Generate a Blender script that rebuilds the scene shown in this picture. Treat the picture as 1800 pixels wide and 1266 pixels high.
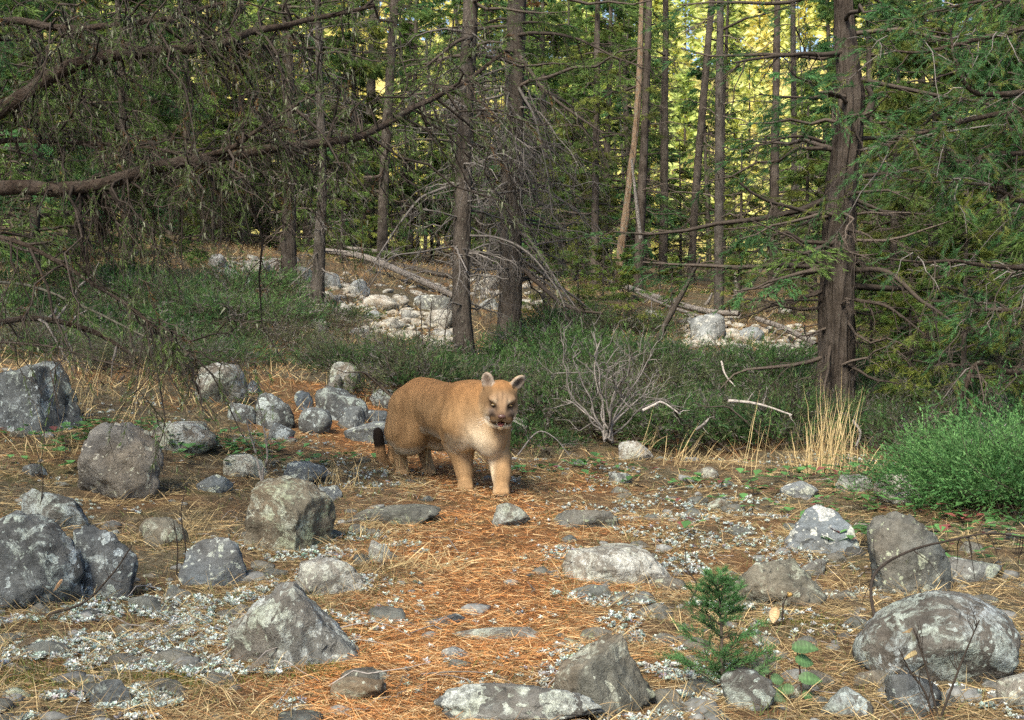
# Mountain lion on a stony trail at the edge of a conifer forest
import bpy, math
import numpy as np
from math import radians, sin, cos, pi
for _o in list(bpy.data.objects): bpy.data.objects.remove(_o)
SC = bpy.context.scene
COL = SC.collection

# ---------------------------------------------------------------- camera
FPX, PXW, PXH = 2172.0, 1800.0, 1266.0       # focal length in pixels of an 1800 px wide frame
CAM = np.array([0.0, 0.0, 0.98])
PITCH = math.atan(73.0 / FPX)
_cd = bpy.data.cameras.new('camera'); _cd.sensor_width = 36.0; _cd.lens = 36.0 * FPX / PXW
_cd.clip_start = 0.05; _cd.clip_end = 1500.0
CAMO = bpy.data.objects.new('camera', _cd); COL.objects.link(CAMO)
CAMO.location = CAM; CAMO.rotation_euler = (pi / 2 - PITCH, 0, 0)
SC.camera = CAMO

# ---------------------------------------------------------------- sky, sun, exposure
SUN_EL, SUN_AZ = radians(46), radians(205)    # azimuth clockwise from +Y: the sun stands behind the camera, to the left
W = bpy.data.worlds.new('World'); SC.world = W; W.use_nodes = True
_nt = W.node_tree; _nt.nodes.clear()
_sky = _nt.nodes.new('ShaderNodeTexSky'); _sky.sky_type = 'NISHITA'; _sky.sun_disc = False
_sky.sun_elevation = SUN_EL; _sky.sun_rotation = SUN_AZ
_sky.air_density = 1.0; _sky.dust_density = 4.0; _sky.ozone_density = 1.0; _sky.altitude = 900
_bg = _nt.nodes.new('ShaderNodeBackground'); _bg.inputs['Strength'].default_value = 0.12
_wo = _nt.nodes.new('ShaderNodeOutputWorld')
_hs = _nt.nodes.new('ShaderNodeHueSaturation'); _hs.inputs['Saturation'].default_value = 0.95   # thin high haze: a paler sky everywhere
_nt.links.new(_sky.outputs[0], _hs.inputs['Color']); _nt.links.new(_hs.outputs[0], _bg.inputs[0]); _nt.links.new(_bg.outputs[0], _wo.inputs[0])
_sl = bpy.data.lights.new('sun', 'SUN'); _sl.energy = 3.7; _sl.angle = radians(19); _sl.color = (1.0, 0.89, 0.72)
SUNO = bpy.data.objects.new('sun', _sl); COL.objects.link(SUNO)
SUNO.rotation_euler = (pi / 2 - SUN_EL, 0, pi - SUN_AZ)
SUNO.location = (-6, -10, 14)
SC.view_settings.view_transform = 'Standard'; SC.view_settings.look = 'None'
SC.view_settings.gamma = 1.0; SC.view_settings.use_curve_mapping = False
SC.view_settings.exposure = 1.15
SC.render.engine = 'CYCLES'
SC.cycles.max_bounces = 4; SC.cycles.diffuse_bounces = 3; SC.cycles.transmission_bounces = 2; SC.cycles.glossy_bounces = 1
SC.cycles.use_adaptive_sampling = True; SC.cycles.adaptive_threshold = 0.04
SC.cycles.use_denoising = False
# ---------------------------------------------------------------- helpers
RNG = np.random.default_rng(11)
_FW = np.array([0, cos(PITCH), -sin(PITCH)]); _UP = np.array([0, sin(PITCH), cos(PITCH)])

def at(px, py, Y):
    """The point that the photograph shows at pixel (px, py), at distance Y along the ground."""
    d = _FW + np.array([1, 0, 0]) * ((px - PXW / 2) / FPX) + _UP * (-(py - PXH / 2) / FPX)
    return CAM + d * (Y / d[1])

def norm(a): return a / np.maximum(np.linalg.norm(a, axis=-1, keepdims=True), 1e-9)

def _hash(i, j, k, s):
    n = (i * 73856093) ^ (j * 19349663) ^ (k * 83492791) ^ (s * 2654435761 & 0x7fffffff)
    n = n & 0x7fffffff
    n = ((n >> 13) ^ n) * 60493 % 2147483648
    n = (n * (n * n % 15731 + 789221) + 1376312589) & 0x7fffffff
    return n / 2147483647.0

def noise(P, s=0):
    """Value noise in [-1, 1] at points P (n, 3)."""
    P = np.asarray(P, float); I = np.floor(P).astype(np.int64); f = P - I; f = f * f * (3 - 2 * f)
    r = 0
    for a in (0, 1):
        for b in (0, 1):
            for c in (0, 1):
                w = (f[:, 0] if a else 1 - f[:, 0]) * (f[:, 1] if b else 1 - f[:, 1]) * (f[:, 2] if c else 1 - f[:, 2])
                r = r + w * _hash(I[:, 0] + a, I[:, 1] + b, I[:, 2] + c, s)
    return r * 2 - 1

def fbm(P, s=0, o=4, g=0.5):
    P = np.asarray(P, float); r = 0; a = 1.0
    for k in range(o):
        r = r + a * noise(P * 2 ** k + 17.3 * k, s + k); a *= g
    return r

def mesh(name, V, F, mat=None, col=None, smooth=False):
    """One mesh from vertices and a face array (or a list of face arrays); col = one RGB per vertex."""
    me = bpy.data.meshes.new(name)
    V = np.ascontiguousarray(V, np.float32); Fs = [f for f in (F if isinstance(F, list) else [F]) if len(f)]
    me.vertices.add(len(V)); me.vertices.foreach_set('co', V.ravel())
    idx = np.concatenate([np.asarray(f).ravel() for f in Fs]).astype(np.int32)
    tot = np.concatenate([np.full(len(f), np.asarray(f).shape[1]) for f in Fs]).astype(np.int32)
    st = np.concatenate([[0], np.cumsum(tot)[:-1]]).astype(np.int32)
    me.loops.add(len(idx)); me.loops.foreach_set('vertex_index', idx)
    me.polygons.add(len(tot)); me.polygons.foreach_set('loop_start', st); me.polygons.foreach_set('loop_total', tot)
    if smooth: me.polygons.foreach_set('use_smooth', np.ones(len(tot), bool))
    if col is not None:
        a = me.color_attributes.new('Col', 'FLOAT_COLOR', 'POINT')
        c = np.ones((len(V), 4), np.float32); c[:, :3] = col; a.data.foreach_set('color', c.ravel())
    if mat is not None: me.materials.append(mat)
    me.update(calc_edges=True)
    return me

def obj(name, me, parent=None, loc=None, rotz=0.0, **props):
    o = bpy.data.objects.new(name, me); COL.objects.link(o)
    if parent is not None: o.parent = parent
    if loc is not None: o.location = loc
    o.rotation_euler = (0, 0, rotz)
    for k, v in props.items(): o[k] = v
    return o

class MB:
    """Collects triangles and quads with vertex colours for one mesh."""
    def __init__(s): s.V, s.F3, s.F4, s.C, s.n = [], [], [], [], 0
    def add(s, V, F, C=(0.5, 0.5, 0.5)):
        V = np.asarray(V, float).reshape(-1, 3); F = np.asarray(F)
        if not len(V): return
        (s.F3 if F.shape[1] == 3 else s.F4).append(F + s.n)
        s.V.append(V); s.C.append(np.broadcast_to(np.asarray(C, float), V.shape)); s.n += len(V)
    def tubes(s, P, R, sides=4, C=(0.5, 0.5, 0.5)):
        V, F = tubes(P, R, sides); C = np.asarray(C, float)
        if C.ndim == 2: C = np.repeat(C, len(V) // len(C), axis=0)
        s.add(V, F, C)
    def needles(s, B, D, L, Wd, C):
        V, F = blades(B, D, L, Wd); C = np.asarray(C, float)
        if C.ndim == 2: C = np.repeat(C, 3, axis=0)
        s.add(V, F, C)
    def build(s, name, mat, smooth=False, off=None):
        V = np.concatenate(s.V)
        if off is not None: V = V - np.asarray(off)
        F = [np.concatenate(f) for f in (s.F3, s.F4) if f]
        return mesh(name, V, F, mat, np.concatenate(s.C), smooth)

def tubes(P, R, sides=5):
    P = np.asarray(P, float); R = np.asarray(R, float)
    if P.ndim == 2: P = P[None]; R = R[None]
    M, N = P.shape[:2]
    T = np.gradient(P, axis=1); T = norm(T)
    m = np.abs(T).mean(1); ref = np.zeros((M, 3)); ref[np.arange(M), m.argmin(1)] = 1
    A = norm(np.cross(T, ref[:, None])); B = np.cross(T, A)
    th = np.arange(sides) * 2 * pi / sides
    V = P[:, :, None] + R[:, :, None, None] * (A[:, :, None] * np.cos(th)[:, None] + B[:, :, None] * np.sin(th)[:, None])
    i = np.arange(N - 1)[:, None]; j = np.arange(sides)[None]; j2 = (j + 1) % sides
    f = np.stack([i * sides + j, (i + 1) * sides + j, (i + 1) * sides + j2, i * sides + j2], -1).reshape(-1, 4)
    F = (f[None] + (np.arange(M) * N * sides)[:, None, None]).reshape(-1, 4)
    return V.reshape(-1, 3), F

def blades(B, D, L, Wd, rng=None):
    rng = rng or RNG; n = len(B); D = norm(D)
    S = norm(np.cross(D, rng.normal(size=(n, 3)))) * (np.broadcast_to(Wd, n) / 2)[:, None]
    T = B + D * np.broadcast_to(L, n)[:, None]
    V = np.stack([B - S, B + S, T], 1).reshape(-1, 3)
    return V, np.arange(3 * n).reshape(-1, 3)

def spline(pts, n):
    """Catmull-Rom through the control points, n samples."""
    P = np.asarray(pts, float); P = np.vstack([2 * P[0] - P[1], P, 2 * P[-1] - P[-2]])
    t = np.linspace(0, len(P) - 3 - 1e-6, n); i = t.astype(int); f = (t - i)[:, None]
    a, b, c, d = P[i], P[i + 1], P[i + 2], P[i + 3]
    return 0.5 * (2 * b + (c - a) * f + (2 * a - 5 * b + 4 * c - d) * f ** 2 + (3 * b - a - 3 * c + d) * f ** 3)

def empty(name, loc, label, cat, group=None, rotz=0.0):
    o = bpy.data.objects.new(name, None); COL.objects.link(o); o.location = loc; o.rotation_euler = (0, 0, rotz)
    o.empty_display_size = 0.1; o['label'] = label; o['category'] = cat
    if group: o['group'] = group
    return o

# ---------------------------------------------------------------- materials
class NT:
    def __init__(s, name):
        s.m = bpy.data.materials.new(name); s.m.use_nodes = True; s.t = s.m.node_tree; s.t.nodes.clear()
    def n(s, typ, **kw):
        nd = s.t.nodes.new('ShaderNode' + typ)
        for k, v in kw.items():
            if k.startswith('i_'):
                key = k[2:]; nd.inputs[int(key) if key.isdigit() else key.replace('_', ' ')].default_value = v
            else: setattr(nd, k, v)
        return nd
    def l(s, a, b): s.t.links.new(a, b)
    def noise(s, vec, scale, detail=5, rough=0.55, dist=0.0):
        nd = s.n('TexNoise', i_Scale=scale, i_Detail=detail, i_Roughness=rough, i_Distortion=dist); s.l(vec, nd.inputs['Vector']); return nd.outputs['Fac']
    def ramp(s, fac, stops):
        nd = s.n('ValToRGB'); e = nd.color_ramp.elements
        while len(e) < len(stops): e.new(0.5)
        for k, (p, c) in enumerate(stops):
            e[k].position = p; e[k].color = (c, c, c, 1) if isinstance(c, (int, float)) else (*c, 1)
        s.l(fac, nd.inputs[0]); return nd.outputs[0]
    def mix(s, fac, a, b, mode='MIX'):
        nd = s.n('Mix', data_type='RGBA', blend_type=mode)
        for sock, v in ((nd.inputs[0], fac), (nd.inputs[6], a), (nd.inputs[7], b)):
            if isinstance(v, (int, float)): sock.default_value = v
            elif isinstance(v, tuple): sock.default_value = (*v, 1)
            else: s.l(v, sock)
        return nd.outputs[2]
    def math(s, op, a, b=0.0):
        nd = s.n('Math', operation=op)
        for sock, v in ((nd.inputs[0], a), (nd.inputs[1], b)):
            if isinstance(v, (int, float)): sock.default_value = v
            else: s.l(v, sock)
        return nd.outputs[0]
    def out(s, col, rough=0.85, bump=None, dist=0.01, strength=1.0, spec=0.25, transl=0.0):
        p = s.n('BsdfPrincipled'); p.inputs['Roughness'].default_value = rough; p.inputs['Specular IOR Level'].default_value = spec
        if isinstance(col, tuple): p.inputs['Base Color'].default_value = (*col, 1)
        else: s.l(col, p.inputs['Base Color'])
        if bump is not None:
            b = s.n('Bump', i_Distance=dist, i_Strength=strength); s.l(bump, b.inputs['Height']); s.l(b.outputs[0], p.inputs['Normal'])
        sh = p.outputs[0]
        if transl > 0:
            tr = s.n('BsdfTranslucent'); mx = s.n('MixShader'); mx.inputs[0].default_value = transl
            if isinstance(col, tuple): tr.inputs[0].default_value = (*col, 1)
            else: s.l(col, tr.inputs[0])
            s.l(sh, mx.inputs[1]); s.l(tr.outputs[0], mx.inputs[2]); sh = mx.outputs[0]
        o = s.n('OutputMaterial'); s.l(sh, o.inputs[0]); return s.m

def coord(t, rand=True):
    tc = t.n('TexCoord'); v = tc.outputs['Object']
    if rand:
        oi = t.n('ObjectInfo'); ad = t.n('VectorMath', operation='ADD'); sc = t.n('VectorMath', operation='SCALE'); sc.inputs['Scale'].default_value = 37.0
        cx = t.n('CombineXYZ'); t.l(oi.outputs['Random'], cx.inputs[0]); t.l(oi.outputs['Random'], cx.inputs[1]); t.l(oi.outputs['Random'], cx.inputs[2])
        t.l(cx.outputs[0], sc.inputs[0]); t.l(v, ad.inputs[0]); t.l(sc.outputs[0], ad.inputs[1]); v = ad.outputs[0]
    return v

def mat_col(name, rough=0.75, transl=0.0, spec=0.2, grain=0.0):
    """Colour from the mesh's own colour attribute, with a little grain."""
    t = NT(name); a = t.n('Attribute', attribute_name='Col'); c = a.outputs['Color']
    if grain:
        v = coord(t, False); f = t.ramp(t.noise(v, grain, 3), [(0.3, 0.62), (0.7, 1.25)]); c = t.mix(1.0, c, f, 'MULTIPLY')
    return t.out(c, rough, transl=transl, spec=spec)

def mat_bark(name, dark, light, lich=(0.30, 0.32, 0.25), lichen=0.15, zs=0.22):
    t = NT(name); v = coord(t); mp = t.n('Mapping'); mp.inputs['Scale'].default_value = (1, 1, zs); t.l(v, mp.inputs[0]); v2 = mp.outputs[0]
    f = t.noise(v2, 38, 6, 0.65, 0.6); g = t.noise(v, 6, 4); k = t.noise(v, 22, 5, 0.7)
    c = t.ramp(f, [(0.32, dark), (0.5, tuple(0.5 * (a + b) for a, b in zip(dark, light))), (0.72, light)])
    c = t.mix(t.ramp(g, [(0.35, 0.0), (0.75, 0.6)]), c, tuple(0.55 * a + 0.45 * b for a, b in zip(light, (0.19, 0.17, 0.15))))
    c = t.mix(t.ramp(k, [(0.62 - lichen * 0.3, 0.0), (0.72 - lichen * 0.3, 0.75)]), c, lich)
    return t.out(c, 0.95, t.math('ADD', f, t.math('MULTIPLY', k, 0.3)), 0.035, 1.0, 0.08)

def mat_rock(name, base, dark, lichen, amount=0.5, green=0.3, brown=0.35):
    t = NT(name); v = coord(t)
    big = t.noise(v, 2.2, 4); mid = t.noise(v, 7, 6, 0.62, 0.5); fine = t.noise(v, 46, 6, 0.7); grit = t.noise(v, 170, 3, 0.7)
    c = t.ramp(mid, [(0.28, dark), (0.55, base), (0.8, tuple(1.25 * x for x in base))])
    c = t.mix(t.ramp(big, [(0.45, 0.0), (0.7, brown)]), c, (0.20, 0.15, 0.10))
    c = t.mix(1.0, c, t.ramp(fine, [(0.25, 0.55), (0.75, 1.4)]), 'MULTIPLY')
    # crusts of pale lichen: ragged discs of several sizes
    wv = t.n('VectorMath', operation='ADD'); dn = t.n('TexNoise', i_Scale=16.0, i_Detail=4.0); t.l(v, dn.inputs['Vector'])
    sv = t.n('VectorMath', operation='SCALE'); sv.inputs['Scale'].default_value = 0.09; t.l(dn.outputs['Color'], sv.inputs[0]); t.l(v, wv.inputs[0]); t.l(sv.outputs[0], wv.inputs[1])
    m = None
    for sc_, th in ((9.0, 0.30), (21.0, 0.26), (48.0, 0.24)):
        vo = t.n('TexVoronoi', i_Scale=sc_); t.l(wv.outputs[0], vo.inputs['Vector'])
        hs = t.n('SeparateColor'); t.l(vo.outputs['Color'], hs.inputs[0])
        rad = t.math('MULTIPLY', hs.outputs[0], th * (0.8 + amount) * 1.6)
        on = t.math('GREATER_THAN', t.math('ADD', hs.outputs[1], t.math('MULTIPLY', big, 0.5)), 1.18 - amount * 0.62)
        d = t.math('MULTIPLY', t.math('LESS_THAN', vo.outputs['Distance'], rad), on)
        m = d if m is None else t.math('MAXIMUM', m, d)
    oi = t.n('ObjectInfo'); rnd = oi.outputs['Random']
    c = t.mix(1.0, c, t.ramp(rnd, [(0.0, (0.80, 0.92, 1.05)), (0.5, (1.0, 1.0, 0.97)), (1.0, (1.12, 0.98, 0.82))]), 'MULTIPLY')
    splot = t.ramp(t.math('ADD', t.noise(v, 11, 9, 0.74, 0.9), t.math('MULTIPLY', t.math('SUBTRACT', rnd, 0.5), 0.14)), [(0.59 - amount * 0.14, 0.0), (0.655 - amount * 0.14, 1.0)])
    m = t.math('MAXIMUM', m, t.math('MULTIPLY', splot, 0.8))
    m = t.math('MULTIPLY', m, t.ramp(t.noise(v, 70, 6, 0.75), [(0.36, 0.12), (0.56, 1.0)]))
    lc = t.mix(t.ramp(t.noise(v, 5, 3), [(0.4, 0.0), (0.62, green)]), lichen, (0.30, 0.36, 0.20))
    lc = t.mix(1.0, lc, t.ramp(fine, [(0.3, 0.7), (0.7, 1.2)]), 'MULTIPLY')
    c = t.mix(t.math('MULTIPLY', m, 0.9), c, lc)
    moss = t.ramp(t.noise(v, 8.5, 6, 0.7), [(0.66, 0.0), (0.72, 0.8 * green)])
    c = t.mix(moss, c, (0.13, 0.15, 0.05))
    c = t.mix(t.ramp(t.noise(v, 14, 7, 0.7, 1.0), [(0.61, 0.0), (0.66, 0.85)]), c, (0.035, 0.037, 0.036))
    h = t.math('ADD', t.math('MULTIPLY', fine, 0.8), t.math('ADD', t.math('MULTIPLY', grit, 0.25), t.math('MULTIPLY', m, 0.12)))
    return t.out(c, 0.95, h, 0.016, 1.0, 0.12)

M_NEEDLE = mat_col('conifer_needles', 0.6, 0.45, 0.25)
M_LEAF = mat_col('green_leaves', 0.5, 0.3, 0.3)
M_DRY = mat_col('dry_grass', 0.7, 0.25, 0.2)
M_LITTER = mat_col('needle_litter', 0.8, 0.1, 0.15)
M_SILVER = mat_col('silver_leaves', 0.85, 0.15, 0.1)
M_TWIG = mat_col('dead_twigs', 0.9, 0.0, 0.1, 60)
M_DEAD = mat_col('bleached_wood', 0.9, 0.0, 0.12, 45)
M_BARK = mat_bark('fir_bark', (0.011, 0.0095, 0.008), (0.082, 0.069, 0.057), lichen=0.05)
M_BARKG = mat_bark('grey_bark', (0.013, 0.0115, 0.010), (0.098, 0.087, 0.075), lich=(.20, .21, .17), lichen=0.12)
M_BARKR = mat_bark('red_brown_bark', (0.011, 0.0095, 0.008), (0.086, 0.070, 0.058), lichen=-0.1, zs=.14)
M_BARKB = mat_bark('branch_bark', (0.012, 0.009, 0.007), (0.070, 0.050, 0.037), lich=(.12, .125, .09), lichen=0.2, zs=1.0)
M_SNAG = mat_bark('bare_orange_wood', (0.06, 0.041, 0.027), (0.29, 0.20, 0.125), lich=(0.16, 0.18, 0.15), lichen=0.35, zs=0.12)
M_LOG = mat_bark('weathered_log', (0.045, 0.040, 0.036), (0.33, 0.30, 0.27), lich=(0.36, 0.36, 0.33), lichen=0.2, zs=1.0)
M_ROCK = mat_rock('lichened_rock', (0.130, 0.138, 0.136), (0.038, 0.041, 0.042), (0.44, 0.48, 0.46), 0.45, 0.5)
M_ROCKD = mat_rock('dark_rock', (0.088, 0.098, 0.104), (0.022, 0.025, 0.028), (0.38, 0.44, 0.46), 0.42, 0.35, 0.1)
M_ROCKW = mat_rock('pale_rock', (0.20, 0.205, 0.195), (0.07, 0.072, 0.068), (0.52, 0.54, 0.50), 0.6, 0.4, 0.35)
M_ROCKF = mat_rock('slope_rock', (0.27, 0.27, 0.255), (0.10, 0.10, 0.095), (0.50, 0.51, 0.48), 0.5, 0.2, 0.4)
M_ROCKO = mat_rock('olive_grey_rock', (0.128, 0.128, 0.110), (0.034, 0.034, 0.030), (0.40, 0.43, 0.36), 0.32, 0.7, 0.6)
M_ROCKB = mat_rock('brown_rock', (0.19, 0.165, 0.135), (0.06, 0.05, 0.042), (0.48, 0.47, 0.41), 0.3, 0.3, 0.8)
# ---------------------------------------------------------------- terrain
_cp = [  # pixel x, pixel y, distance: where the photograph shows bare ground
 (0,1110,3.8),(300,1180,3.42),(100,1065,4.25),(195,875,6.35),(40,762,7.6),(240,770,7.6),(400,1030,4.6),(500,970,5.25),
 (640,1240,3.15),(800,1240,3.13),(880,1000,4.85),(880,868,6.95),(720,832,7.8),(600,800,8.3),(685,860,6.6),(620,880,6.4),(480,860,6.9),(500,752,9.2),(620,765,9.3),
 (1080,1240,3.13),(1250,1060,4.3),(1100,1020,4.66),(1030,930,5.8),(1110,808,8.4),(1250,838,7.8),(1445,832,7.9),(1440,968,5.3),(1590,1040,4.55),
 (1655,1205,3.32),(1790,1240,3.15),(1700,912,6.0),(1620,860,7.1),(1330,1065,4.25),(1790,1020,4.7),
 (950,800,9.6),(1250,800,9.8),(1470,745,10.6),(1700,790,9.6),
 (815,655,12.2),(890,605,15.0),(700,640,12.2),(600,655,11.5),(450,640,11.8),(250,640,10.6),(90,640,10.6),(-150,600,10.6),(60,540,13.5),
 (560,532,15.6),(505,505,17.0),(780,600,14.2),(790,520,18.4),(700,480,21.5),(600,455,24.0),(360,440,22.0),(420,470,19.5),(200,450,21.0),(0,450,21.0),
 (1000,590,14.5),(1130,600,14.0),(1240,570,16.5),(1330,610,15.0),(1420,625,15.0),(1420,600,16.5),(1250,545,20.0),(1000,490,23.0),(900,485,26.0),
 (1150,488,28.0),(1360,520,26.0),(1700,590,17.0),(1800,560,22.0),(1650,530,30.0),(1000,465,40.0),(400,415,40.0),(1500,490,42.0)]
_C = np.array([at(*c) for c in _cp])
_C = np.vstack([_C, [(0, 1.5, 0), (-2, 1.5, 0.03), (2, 1.5, 0), (0, -4, 0), (-12, 2, .9), (12, 2, -.5), (-25, 0, 2.0), (25, 0, -1.5), (-28, 25, 6.5), (28, 25, 0.6),
                     (0, -25, -.2), (0, 62, 4.2), (-50, 62, 7), (50, 62, 2.5), (-50, -25, 3), (50, -25, -2.5)]])
def _tps_fit(C, lam=0.02):
    n = len(C); d = np.linalg.norm(C[:, None, :2] - C[None, :, :2], axis=2)
    K = np.where(d > 0, d * d * np.log(np.maximum(d, 1e-9)), 0) + lam * np.eye(n)
    Pm = np.c_[np.ones(n), C[:, :2]]; A = np.block([[K, Pm], [Pm.T, np.zeros((3, 3))]])
    return np.linalg.solve(A, np.r_[C[:, 2], 0, 0, 0])
_tw = _tps_fit(_C)
def _tps(x, y):
    x = np.asarray(x, float).ravel(); y = np.asarray(y, float).ravel(); r = np.full(len(x), _tw[-3]) + _tw[-2] * x + _tw[-1] * y
    for k in range(len(_C)):
        d2 = (x - _C[k, 0]) ** 2 + (y - _C[k, 1]) ** 2
        r += _tw[k] * 0.5 * d2 * np.log(np.maximum(d2, 1e-12))
    return r
def _micro(x, y):
    P = np.c_[x, y, np.zeros(len(x))]
    w = np.clip((y - 8) / 6, 0, 1)
    return 0.028 * fbm(P * 1.7, 3, 4) + (0.05 * w) * fbm(P * 0.6, 5, 3)
_gx = np.arange(-16, 16.01, 0.1); _gy = np.arange(-2, 48.01, 0.1)
_XX, _YY = np.meshgrid(_gx, _gy, indexing='ij')
_HG = (_tps(_XX, _YY) + _micro(_XX.ravel(), _YY.ravel())).reshape(_XX.shape)
def gz(x, y):
    x = np.atleast_1d(np.asarray(x, float)); y = np.atleast_1d(np.asarray(y, float))
    u = (x + 16) / 0.1; v = (y + 2) / 0.1
    inside = (u >= 0) & (u < len(_gx) - 1.01) & (v >= 0) & (v < len(_gy) - 1.01)
    i = np.clip(u.astype(int), 0, len(_gx) - 2); j = np.clip(v.astype(int), 0, len(_gy) - 2); a = np.clip(u - i, 0, 1); b = np.clip(v - j, 0, 1)
    z = _HG[i, j] * (1 - a) * (1 - b) + _HG[i + 1, j] * a * (1 - b) + _HG[i, j + 1] * (1 - a) * b + _HG[i + 1, j + 1] * a * b
    if not inside.all():
        o = ~inside; z[o] = _tps(x[o], y[o]) + _micro(x[o], y[o])
    return z
def gz1(x, y): return float(gz(x, y)[0])
def hit(px, py, y0=2.2, y1=60.0):
    """Where the line of sight through a pixel meets the ground."""
    Y = y0 * (y1 / y0) ** np.linspace(0, 1, 900); P = np.array([at(px, py, y) for y in (1.0,)])[0] - CAM
    X = P[0] / P[1] * Y; Z = CAM[2] + P[2] / P[1] * Y; g = gz(X, Y); k = np.argmax(Z < g)
    if not (Z < g).any(): k = len(Y) - 1
    return np.array([X[k], Y[k], g[k]])
_PX = np.array([(-.18, 2.0), (-.18, 3.3), (-.11, 4.8), (-.06, 6.6), (-.22, 7.4), (-.6, 8.2), (-1.2, 9.2), (-1.6, 11)])
def pathness(x, y):
    """1 on the trodden trail, 0 beside it."""
    c = np.interp(y, _PX[:, 1], _PX[:, 0]); w = 0.34 + 0.06 * np.sin(y * 2.3)
    return np.exp(-((x - c) / w) ** 4)

def orange(x, y):
    """How thickly fallen needles cover the ground: fullest on and right of the trail."""
    c = np.interp(y, _PX[:, 1], _PX[:, 0]); P = np.c_[x, y, 0 * x]
    return np.clip(np.exp(-((x - c - .12) / .68) ** 2) * (1.0 + .9 * fbm(P * 1.9, 63, 3)) + .25 * pathness(x, y), 0, 1)

# the ground: one sheet, fine near the camera
def _axis(segs):
    return np.concatenate([np.linspace(a, b, n, endpoint=False) for a, b, n in segs] + [[segs[-1][1]]])
_ax = _axis([(-220, -40, 14), (-40, -12, 40), (-12, -4.2, 70), (-4.2, 4.2, 230), (4.2, 12, 70), (12, 40, 40), (40, 220, 14)])
_ay = _axis([(-120, -6, 16), (-6, 2, 30), (2, 9, 200), (9, 26, 150), (26, 62, 60), (62, 300, 24)])
_GX, _GY = np.meshgrid(_ax, _ay, indexing='ij'); _n0, _n1 = _GX.shape
_x, _y = _GX.ravel(), _GY.ravel()
_z = gz(np.clip(_x, -50, 50), np.clip(_y, -25, 62))
_i = np.arange(_n0 - 1)[:, None] * _n1 + np.arange(_n1 - 1)[None]
_F = np.stack([_i, _i + _n1, _i + _n1 + 1, _i + 1], -1).reshape(-1, 4)
def mat_ground():
    t = NT('needle_covered_ground'); v = coord(t, False)
    a = t.noise(v, 1.3, 5, 0.6); b = t.noise(v, 14, 7, 0.7, 0.4); c = t.noise(v, 75, 5, 0.7); d = t.noise(v, 3.2, 5, 0.6, 0.6)
    cc = t.ramp(b, [(0.25, (0.045, 0.030, 0.018)), (0.45, (0.15, 0.075, 0.032)), (0.62, (0.27, 0.135, 0.055)), (0.8, (0.36, 0.24, 0.12))])
    at_ = t.n('Attribute', attribute_name='Col'); off = t.math('SUBTRACT', 1.0, at_.outputs['Fac'])
    cc = t.mix(t.math('MULTIPLY', off, t.ramp(a, [(0.30, 0.35), (0.55, 0.97)])), cc, t.ramp(b, [(0.3, (0.035, 0.030, 0.020)), (0.6, (0.13, 0.115, 0.075)), (0.8, (0.24, 0.225, 0.165))]))
    cc = t.mix(t.ramp(d, [(0.55, 0.0), (0.68, 0.6)]), cc, (0.07, 0.075, 0.03))
    cc = t.mix(1.0, cc, t.ramp(c, [(0.28, 0.45), (0.72, 1.5)]), 'MULTIPLY')
    return t.out(cc, 0.95, t.math('ADD', t.math('MULTIPLY', b, 0.6), c), 0.02, 1.0, 0.1)
_pt = orange(_x, _y) * ((_y > 1) & (_y < 11)); obj('ground', mesh('ground', np.c_[_x, _y, _z], _F, mat_ground(), np.c_[_pt, _pt, _pt], True), kind='structure')

# the far hillside, in the open
_hx = np.linspace(-160, 160, 70); _hy = np.linspace(64, 150, 40); _HX, _HY = np.meshgrid(_hx, _hy, indexing='ij')
_t = np.clip((_HY - 64) / 60, 0, 1.4)
_hc = np.interp(_HX, [-160, -60, -10, 12, 40, 160], [46, 36, 27, 22, 26, 34])
_hz = 1.5 + _hc * (3 * np.clip(_t, 0, 1) ** 2 - 2 * np.clip(_t, 0, 1) ** 3) - 6 * np.clip(_t - 1, 0, 1) + 0.9 * fbm(np.c_[_HX.ravel(), _HY.ravel(), 0 * _HX.ravel()] * 0.09, 9, 4).reshape(_HX.shape)
_i = np.arange(69)[:, None] * 40 + np.arange(39)[None]
def mat_hill():
    t = NT('golden_hill_grass'); v = coord(t, False); a = t.noise(v, 0.12, 6, 0.6); b = t.noise(v, 1.2, 6, 0.7)
    c = t.ramp(a, [(0.35, (0.40, 0.36, 0.12)), (0.6, (0.58, 0.50, 0.18)), (0.75, (0.26, 0.32, 0.10))])
    return t.out(t.mix(1.0, c, t.ramp(b, [(0.3, 0.7), (0.7, 1.3)]), 'MULTIPLY'), 0.95, b, 0.3)
obj('far_hillside', mesh('far_hillside', np.c_[_HX.ravel(), _HY.ravel(), _hz.ravel()], np.stack([_i, _i + 40, _i + 41, _i + 1], -1).reshape(-1, 4), mat_hill(), smooth=True), kind='structure')
def hill_z(x, y):
    k = np.abs(_hx[:, None] - x).argmin(0); j = np.abs(_hy[:, None] - y).argmin(0); return _hz[k, j]
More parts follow.
